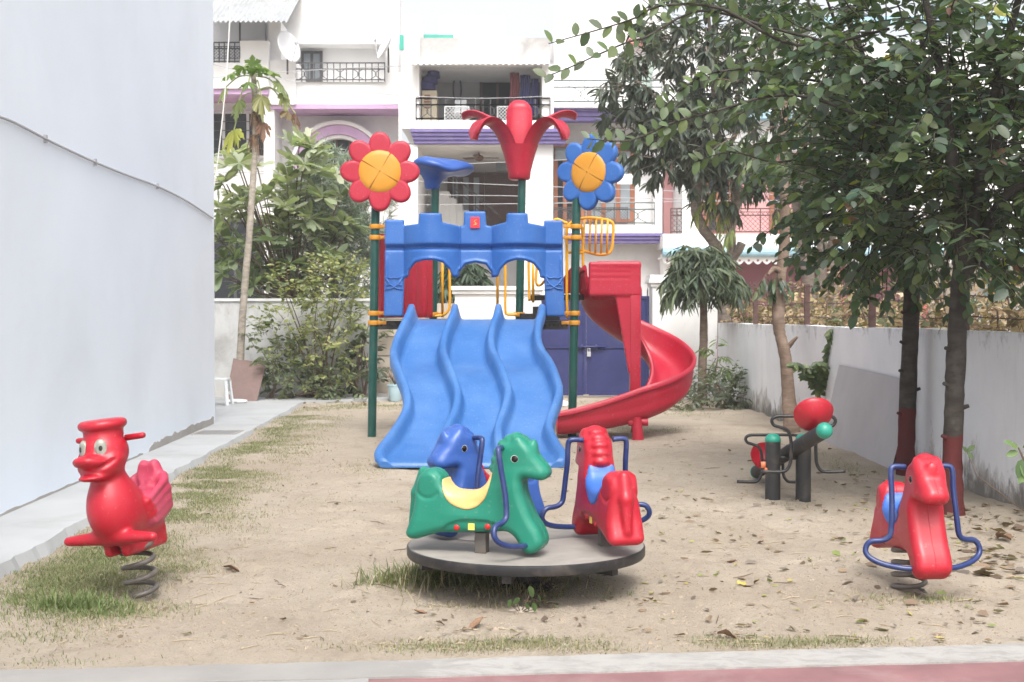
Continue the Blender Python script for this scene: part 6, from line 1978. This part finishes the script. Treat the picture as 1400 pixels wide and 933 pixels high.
# creeper on the right wall left of the grey board
rng = np.random.default_rng(47); random.seed(47)
cY = 16.3; c0 = RW(cY, 0, -.08); cr = empty('creeper', c0, 'leafy creeper climbing the right wall beside the grey board', 'creeper')
mb = MB(); L = Leaves('oval')
for pl in (((1120,545),(1126,510),(1133,485),(1138,465),(1137,450)), ((1121,545),(1116,520),(1112,508),(1098,500),(1086,496)), ((1121,540),(1120,520),(1124,505),(1118,495)), ((1122,530),(1108,515),(1100,512))):
    q = [P(x, y, cY - .1*i) for i, (x, y) in enumerate(pl)]; limb(mb, q, list(np.linspace(.014,.004,len(q))), 5)
    ct = catmull([tuple(v) for v in q], 10)
    for p in ct[4:]:
        for s in (-1, 1): L.add(np.array(p), unit(np.array([s*.8+rng.normal()*.4, -.4, -.5+rng.normal()*.3])), unit(np.array([0,-1,.6])+rng.normal(size=3)*.3), rng.uniform(.08,.14), .026, tint([(.13,.165,.07),(.14,.20,.085),(.08,.125,.055)]))
mb.build('stem', M['twig'], cr); put_leaves(cr, L, M['leaf'], 90)
# young plant at the right edge
c0 = RW(8.6, 0, -.10); yp = empty('plant', c0, 'young plant with a few large leaves at the very right edge', 'plant')
mb = MB(); L = Leaves('oval')
q = [Vector((c0.x, 8.6, -.02)), P(1408,660,8.6), P(1400,630,8.6), P(1392,612,8.6)]; limb(mb, q, [.012,.01,.008,.005], 6)
for (x, y, dx, dz, ln) in ((1392,612,-.5,.2,.09),(1398,612,.6,.3,.1),(1392,618,-.9,-.2,.10),(1397,628,-.3,-1,.13),(1396,632,.4,-1,.14),(1402,622,.8,-.3,.12),(1385,607,-1,.3,.07),(1403,640,-.5,-.8,.12)):
    L.add(np.array(P(x, y, 8.58)), unit(np.array([dx, -.35, dz])), unit(np.array([.1,-1,.5])), ln, ln*.27, tint([(.09,.16,.06),(.12,.2,.075)]))
mb.build('stem', M['twig'], yp); put_leaves(yp, L, M['leaf'], 20)
p0 = P(1322, 618, 9.9); sp_ = empty('plant', Vector((RW(9.9,0,-.05).x, 9.9, 0)), 'tiny sprig with two leaves beside the nearest dark trunk', 'plant')
mb = MB(); mb.tube([(RW(9.9,0,-.05).x, 9.9, -.02), (p0.x+.06, 9.85, .3), tuple(p0)], [.006,.005,.003], 5); mb.build('stem', M['twig'], sp_); L = Leaves('oval')
for (dx, dz, l) in ((.9,.9,.08),(-.5,.6,.06),(.6,-.7,.07)): L.add(np.array(p0), unit(np.array([dx,-.3,dz])), np.array([0,-1,.4]), l, l*.25, np.array((.10,.16,.06)))
put_leaves(sp_, L, M['leaf'], 3)

# ---------------- dry hedge beyond the right wall
rng = np.random.default_rng(50); random.seed(50)
L = Leaves('oval'); mbh = MB()
for i in range(1350):
    Yv = rng.uniform(11.5, 26); x = RW(Yv, 0, .3).x + rng.uniform(.1, 1.1); zt = 1.66 + .20*math.sin(Yv*1.9) + .16*math.sin(Yv*5.1)
    p = np.array([x, Yv, rng.uniform(.9, zt)])
    pal = PAL_DRY if rng.random() > .12 else ([(.13,.16,.08),(.18,.20,.11)] if rng.random() > .12 else [(.45,.12,.10)])
    twig(L, mbh if i % 2 == 0 else None, p, rv()+np.array([0,-.2,.4]), rng.uniform(.15,.35), 7, .105, .06, pal, .3, .005, False, .5, .6)
hd = empty('dry_hedge', Vector((RW(18,0,.9).x, 18, 0)), 'long hedge of withered brown leaves behind the right wall', 'hedge')
mbh.build('twigs', M['twig'], hd)['kind'] = 'stuff'
mb = MB()
for i in range(40):
    Yv = rng.uniform(12, 25.5); x = RW(Yv,0,.6).x+rng.uniform(0,.5); mb.tube([(x,Yv,-.1),(x+.05,Yv,.8),(x+rng.normal()*.15,Yv+rng.normal()*.2,1.7)], [.03,.022,.008], 5)
mb.build('stems', M['twig'], hd)['kind'] = 'stuff'
put_leaves(hd, L, M['leaf_dull'], 0)

# ---------------- grass
def grass(name, patches, seed):
    rg = np.random.default_rng(seed); A = []
    for (px, py, rx, ry, n, h_, pal) in patches:
        c = G(px, py)
        q = rg.normal(size=(n, 2))*.5; xy = np.array([c.x, c.y]) + q*np.array([rx, ry])
        keep = vnoise(xy[:,0]*3+20, xy[:,1]*3+20, 9) + rg.uniform(-.25,.25,n) > .42
        xy = xy[keep]; k = len(xy)
        if not k: continue
        a = rg.uniform(0, 2*PI, k); lean = rg.uniform(.3, .98, k)
        hh = h_*.62*rg.uniform(.4, 1.3, k)
        col = np.array(pal)[rg.integers(0, len(pal), k)]*rg.uniform(.75, 1.25, (k,1))
        A.append((xy, a, lean, hh, col))
    xy, a, lean, hh, col = [np.concatenate([q[i] for q in A]) for i in range(5)]
    k = len(xy); z = dirt_z(xy[:,0], xy[:,1]) - .004
    dx, dy = np.cos(a), np.sin(a); w = .0016 + hh*.014
    b0 = np.stack([xy[:,0], xy[:,1], z], 1); d = np.stack([dx*lean, dy*lean, np.sqrt(1-np.minimum(lean,.98)**2)], 1); s = np.stack([-dy, dx, 0*dx], 1)*w[:,None]
    mid = b0 + d*hh[:,None]*.55; tip = b0 + d*hh[:,None] + np.stack([dx, dy, -1.1*np.ones(k)], 1)*(hh*lean*.22)[:,None]
    V = np.stack([b0-s, b0+s, mid+s*.8, mid-s*.8, tip+s*.1, tip-s*.1], 1).reshape(-1, 3)
    f = np.array([(0,1,2,3),(3,2,4,5)])[None] + (np.arange(k)*6)[:,None,None]
    me = np_mesh(name, V, f.reshape(-1, 4), M['grass'], False)
    at = me.color_attributes.new('tint', 'FLOAT_COLOR', 'POINT'); cc = np.ones((k, 6, 4), np.float32); cc[:,:,:3] = col[:,None,:]; at.data.foreach_set('color', cc.ravel())
    o = link_mesh(name, me); tag(o, kind='stuff'); return o
GG = [(.15,.19,.075),(.19,.215,.10),(.25,.245,.14),(.33,.29,.19),(.13,.165,.07)]
GD = [(.34,.29,.20),(.40,.34,.24),(.28,.235,.155),(.24,.23,.13),(.19,.20,.11)]
GF = [(.12,.18,.06),(.15,.20,.075),(.18,.22,.10)]
strip = []
for i in range(34):                                 # along the edge of the path
    t = i/33; x = 20 + 375*t; y = 790 + (562-790)*t
    strip.append((x+12+28*(1-t), y+10+14*(1-t), .34, .55, 2000, .055, GG))
    strip.append((x+35+75*(1-t)*(1-t)+18, y+12+36*(1-t), .42, .7, 1100, .05, GD+GG[:2]))
strip += [(100,826,.24,.16,2300,.15,GF+GG[:2]), (60,845,.5,.22,900,.06,GG), (20,870,.4,.2,500,.05,GG), (130,838,.3,.12,500,.07,GF), (30,905,.5,.12,260,.05,GG), (190,795,.5,.35,700,.05,GG+GD), (290,640,.6,.9,2000,.06,GG), (240,690,.6,.8,2200,.055,GG+GD), (270,730,.5,.5,900,.05,GD+GG[:2])]
o = grass('grass', strip, 60); tag(o, 'green and straw coloured grass growing along the edge of the path', 'grass')
beds = [(640,800,.42,.17,3000,.19,GG+GD), (605,795,.34,.15,1900,.21,GG), (700,815,.4,.14,1200,.13,GD), (760,820,.3,.12,420,.06,GD+GF), (800,815,.25,.1,200,.06,GG), (660,830,.4,.1,700,.06,GD)]
o = grass('grass', beds, 61); tag(o, 'wild tufts of grass and straw under the roundabout', 'grass')
front = [(x, 888-(x-520)*.017+random.uniform(-8,4), .26, .10, 330, .045, GD+GG) for x in range(520, 1180, 26)] + [(700,882,.5,.16,600,.04,GD), (1000,872,.3,.1,160,.04,GG), (1100,878,.4,.06,260,.045,GG)]
o = grass('grass', front, 62); tag(o, 'short dry grass along the back of the white kerb', 'grass')
far = [(440,560,.7,.9,1500,.07,GG), (490,557,.7,.8,1500,.07,GG), (540,556,.6,.8,900,.07,GG), (400,563,.5,.8,500,.06,GG), (510,636,.35,.5,700,.06,GG+GD), (500,645,.3,.4,300,.05,GD), (820,552,.8,.7,900,.07,GG), (905,590,.6,.5,900,.06,GG+GD), (850,590,.4,.5,500,.06,GG), (930,565,.8,.8,900,.07,GG), (470,690,.9,1.0,1000,.035,GD), (520,700,.7,.9,600,.035,GD), (935,700,.4,.5,260,.04,GD+GG), (1110,620,.2,1.1,500,.06,GG+GD), (1150,640,.25,.8,420,.06,GG), (1230,822,.28,.12,420,.07,GG+GD), (1210,825,.2,.1,200,.06,GD), (1280,822,.2,.1,160,.05,GG), (1160,770,.4,.2,120,.04,GD), (1085,690,.2,.3,160,.05,GG), (620,640,.8,.5,300,.05,GD), (770,640,.5,.5,260,.05,GG), (430,760,.9,.6,160,.03,GD), (950,740,.5,.4,140,.03,GD)]
o = grass('grass', far, 63); tag(o, 'patches of short grass scattered over the dirt around the slides', 'grass')
# weeds in front of the roundabout
for (x, y, lab, kind) in ((712, 838, 'small weed with two round leaves in front of the roundabout', 'round'), (683, 806, 'thin upright weed stalk in front of the roundabout rim', 'stalk'), (757, 822, 'small feathery weed right of the round leaved one', 'feather'), (738, 830, 'low leafy weed under the middle of the roundabout', 'low'), (190, 800, 'heap of dry dirt and straw by the foot of the duck spring', 'low')):
    if x == 190: continue
    c = G(x, y); w = empty('weed', c, lab, 'weed'); mb = MB(); L = Leaves('round' if kind == 'round' else 'oval'); rng = np.random.default_rng(int(x))
    if kind == 'round':
        for (dx, dz, l) in ((.045,.075,.062),(-.02,.03,.05),(-.05,.02,.045),(.03,.005,.04),(.06,.0,.05)):
            e = np.array([c.x+dx, c.y-.02, .02+dz]); mb.tube([tuple(c), tuple(e)], .003, 5); L.add(e, unit(np.array([dx*4,-.5,.5])), unit(np.array([0,-.8,.6])), l, l*.46, np.array((.11,.19,.07)))
    elif kind == 'stalk':
        mb.tube([(c.x,c.y,0),(c.x+.005,c.y,.12),(c.x-.012,c.y,.22)], .003, 5)
        for i in range(34): L.add(np.array([c.x+rng.normal()*.004, c.y, .05+.17*i/34]), unit(rv()+np.array([0,0,.4])), rv(), .022, .006, tint([(.16,.24,.09),(.2,.27,.12)]))
    else:
        for i in range(9): twig(L, mb, np.array([c.x+rng.normal()*.03, c.y+rng.normal()*.03, .0]), np.array([rng.normal()*.5, -.2, 1.]), .05 if kind == 'low' else .10, 7, .026 if kind != 'low' else .04, .010, [(.13,.2,.08),(.18,.22,.1),(.3,.22,.14)], .3, .002)
    mb.build('stem', M['grass'] if False else M['twig'], w); put_leaves(w, L, M['leaf'], 0)

# ---------------- fallen leaves
rng = np.random.default_rng(70); random.seed(70)
def dry_leaf_mesh(seed, mat):
    r = random.Random(seed); mb = MB(); rows = []
    for i in range(7):
        f = i/6; w = .32*math.sin(PI*min(1, f*1.02+.02))**.8*(1-.25*f); x = f-.5
        z = .10*math.sin(f*3+seed) + r.uniform(-.02,.02)
        rows.append([(x, -w, z+.30*w+r.uniform(-.03,.06)), (x, -w*.5, z+.04), (x, 0, z-.02), (x, w*.5, z+.05), (x, w, z+.38*w+r.uniform(-.03,.08))])
    mb.sheet(rows); mb.tube([(-.5,0,rows[0][2][2]),(-.68,.02,.03)], .012, 4)
    me = mb.mesh('fallen_leaf', mat, smooth=True); return me
dl = [dry_leaf_mesh(k, m_) for k, m_ in enumerate([M['dry_leaf']]*4 + [M['dry_leaf_yellow']]*2)]
BIG = [((316,774),.105,0,'large brown fallen leaf alone on the dirt between duck and roundabout'), ((995,874),.10,1,'curled brown fallen leaf at the kerb, nearest to it'), ((1013,806),.075,4,'yellow fallen leaf in the bare dirt right of the roundabout'), ((1034,804),.055,2,'brown leaf lying right beside the yellow fallen leaf'), ((1000,772),.07,3,'brown leaf standing on edge right of the red horse'), ((1052,793),.055,0,'small rolled brown leaf right of the yellow fallen leaf'), ((650,858),.12,2,'grey brown fallen leaf with a dark edge in front of the roundabout'), ((602,856),.05,1,'small reddish leaf in front of the roundabout, left of the grey one'), ((575,838),.07,3,'thin curved dark leaf left of the grass under the roundabout'), ((1283,877),.055,5,'olive leaf by the kerb below the spring horse'), ((1243,842),.05,4,'pale yellow leaf standing below the spring horse'), ((1372,742),.16,0,'large torn brown leaf at the foot of the right wall'), ((1105,660),.10,5,'yellow green leaf lying behind the seesaw posts'), ((1040,740),.08,2,'broad dry leaf in the dirt left of the spring horse'), ((1166,697),.05,1,'small dark leaf between the seesaw and the spring horse'), ((880,700),.06,3,'dark brown leaf right of the roundabout rim')]
for (q, sz, k, lab) in BIG:
    c = G(*q); z = float(dirt_z(c.x, c.y)); o = link_mesh('fallen_leaf', dl[k]); o.location = (c.x, c.y, z+.012); o.scale = (sz, sz, sz*rng.uniform(.8,1.4)); o.rotation_euler = (rng.normal()*.3, rng.normal()*.3, rng.uniform(0, 6.28)); tag(o, lab, 'leaf', 'fallen leaves')
TR7 = np.array([(0,3,1),(0,2,3),(1,3,4),(2,5,3),(3,6,4),(3,5,6)])
V, Fc, Cc, n0 = [], [], [], 0
shp = np.array([(-.5,0,0),(-.2,-.26,.10),(-.2,.26,.13),(0,0,-.02),(.22,-.22,.12),(.22,.22,.08),(.5,0,.10)])
def scatter(n, fn, pal, s0, s1):
    global n0
    for i in range(n):
        x, y = fn(); s = rng.uniform(s0, s1); a = rng.uniform(0, 2*PI); t = rng.normal()*.35
        ca, sa = math.cos(a), math.sin(a); p = shp*s*np.array([1, rng.uniform(.5,1.1), rng.uniform(.4,2.0)*rng.choice([1,1,-.5])])
        q = np.stack([p[:,0]*ca-p[:,1]*sa + x, p[:,0]*sa+p[:,1]*ca + y, p[:,2] + p[:,1]*t + float(dirt_z(x, y)) + .008 + s*.03], 1)
        V.append(q); Fc.append(TR7 + n0); n0 += 7; Cc.append(np.repeat(tint(pal)[None], 7, 0))
def px_area(x0, x1, y0, y1, pw=1.0):
    def f():
        while True:
            x, y = rng.uniform(x0, x1), y0 + (y1-y0)*rng.random()**pw
            g = G(x, y)
            if g.x < RW(g.y, 0, -.03).x: return g.x, g.y
    return f
DL = [(.18,.125,.085),(.24,.17,.12),(.14,.10,.075),(.29,.215,.15),(.20,.165,.14),(.27,.235,.195)]
scatter(150, px_area(880, 1400, 600, 880), DL, .025, .085)
scatter(90, px_area(1130, 1400, 640, 860), DL + [(.30,.30,.09),(.2,.24,.08)], .03, .09)
scatter(110, px_area(1290, 1400, 690, 790), DL, .03, .12)
scatter(70, px_area(880, 1250, 640, 740), DL, .03, .09)
scatter(60, px_area(150, 620, 600, 880), DL, .015, .06)
scatter(90, px_area(880, 1400, 620, 880), [(.30,.30,.10),(.22,.27,.09),(.36,.30,.10)], .02, .055)
scatter(150, px_area(350, 1000, 600, 700), DL, .015, .05)
scatter(260, px_area(100, 1400, 600, 890), [(.12,.09,.065),(.2,.16,.12),(.28,.24,.19)], .006, .02)
scatter(60, px_area(540, 900, 820, 880), DL, .015, .05)
scatter(90, px_area(340, 520, 548, 560), DL, .04, .1)
# crumbs of earth
cv, cf, k0 = [], [], 0
base_v = np.array([(1,0,0),(-.5,.87,0),(-.5,-.87,0),(0,0,1.0),(.3,.5,.55)]); base_f = np.array([(0,1,3),(1,2,3),(2,0,3),(0,4,1),(0,3,4),(4,3,1)])
n_c = 5200
gx = rng.uniform(80, 1390, n_c); gy = 590 + 300*rng.random(n_c)**.75
for i in range(n_c):
    c = G(gx[i], gy[i]); a = rng.uniform(0, 6.28); s_ = rng.uniform(.003, .011)*(2.0 if i % 23 == 0 else 1)
    if c.x < -3.2 or c.x > 3.8: continue
    R2 = np.array([[math.cos(a), -math.sin(a), 0], [math.sin(a), math.cos(a), 0], [0, 0, .7]])
    cv.append(base_v @ R2.T * s_ + np.array([c.x, c.y, float(dirt_z(c.x, c.y))-.001])); cf.append(base_f + k0); k0 += 5
tag(link_mesh('dirt_crumbs', np_mesh('dirt_crumbs', np.concatenate(cv), np.concatenate(cf), pmat('earth_crumb', (.27,.215,.16), .95, .35, 3), False)), 'crumbs of dry earth and grit over the dirt', 'grit', kind='stuff')
# straw and broken twigs lying about
mbs = MB()
for i in range(260):
    c = G(rng.uniform(60, 1380), 575 + 315*rng.random()**.8)
    if c.x < -3.3 or c.x > 3.7: continue
    a = rng.uniform(-1.5, 1.5); l = rng.uniform(.03, .16)*(1 if i % 3 else .6); dx, dy = math.cos(a)*l/2, math.sin(a)*l/2
    z0 = float(dirt_z(c.x-dx, c.y-dy)); z1 = float(dirt_z(c.x+dx, c.y+dy)); zm = float(dirt_z(c.x, c.y))
    mbs.mi = int(rng.random() > .8)
    mbs.tube([(c.x-dx, c.y-dy, z0+.003), (c.x+rng.normal()*.006, c.y+rng.normal()*.006, zm+.006), (c.x+dx, c.y+dy, z1+.003)], [.0018, .003, .0015], 4)
tag(mbs.build('straw', [pmat('straw', (.36,.29,.20), .8, .2, 20), M['twig']]), 'straw and broken twigs lying about on the dirt', 'straw', kind='stuff')
V = np.concatenate(V); Fc = np.concatenate(Fc); Cc = np.concatenate(Cc)
me = np_mesh('leaf_litter', V, Fc, M['leaf_dull'], True); at = me.color_attributes.new('tint', 'FLOAT_COLOR', 'POINT'); cc = np.ones((len(V), 4), np.float32); cc[:,:3] = Cc; at.data.foreach_set('color', cc.ravel())
tag(link_mesh('leaf_litter', me), 'dry brown leaves, crumbs and bits scattered over the dirt', 'leaf litter', kind='stuff')
# ================================================================== haze in the street air
mb = MB(); mb.box(-420, 420, -70, 620, -1.2, 16)
m = bpy.data.materials.new('haze'); m.use_nodes = True; nt = m.node_tree
nt.nodes.remove(nt.nodes['Principled BSDF'])
pv = nd(nt, 'ShaderNodeVolumePrincipled'); pv.inputs['Color'].default_value = (.93,.94,.96,1); pv.inputs['Density'].default_value = .0014
nt.links.new(pv.outputs[0], nt.nodes['Material Output'].inputs['Volume'])
tag(mb.build('haze', m), kind='stuff')
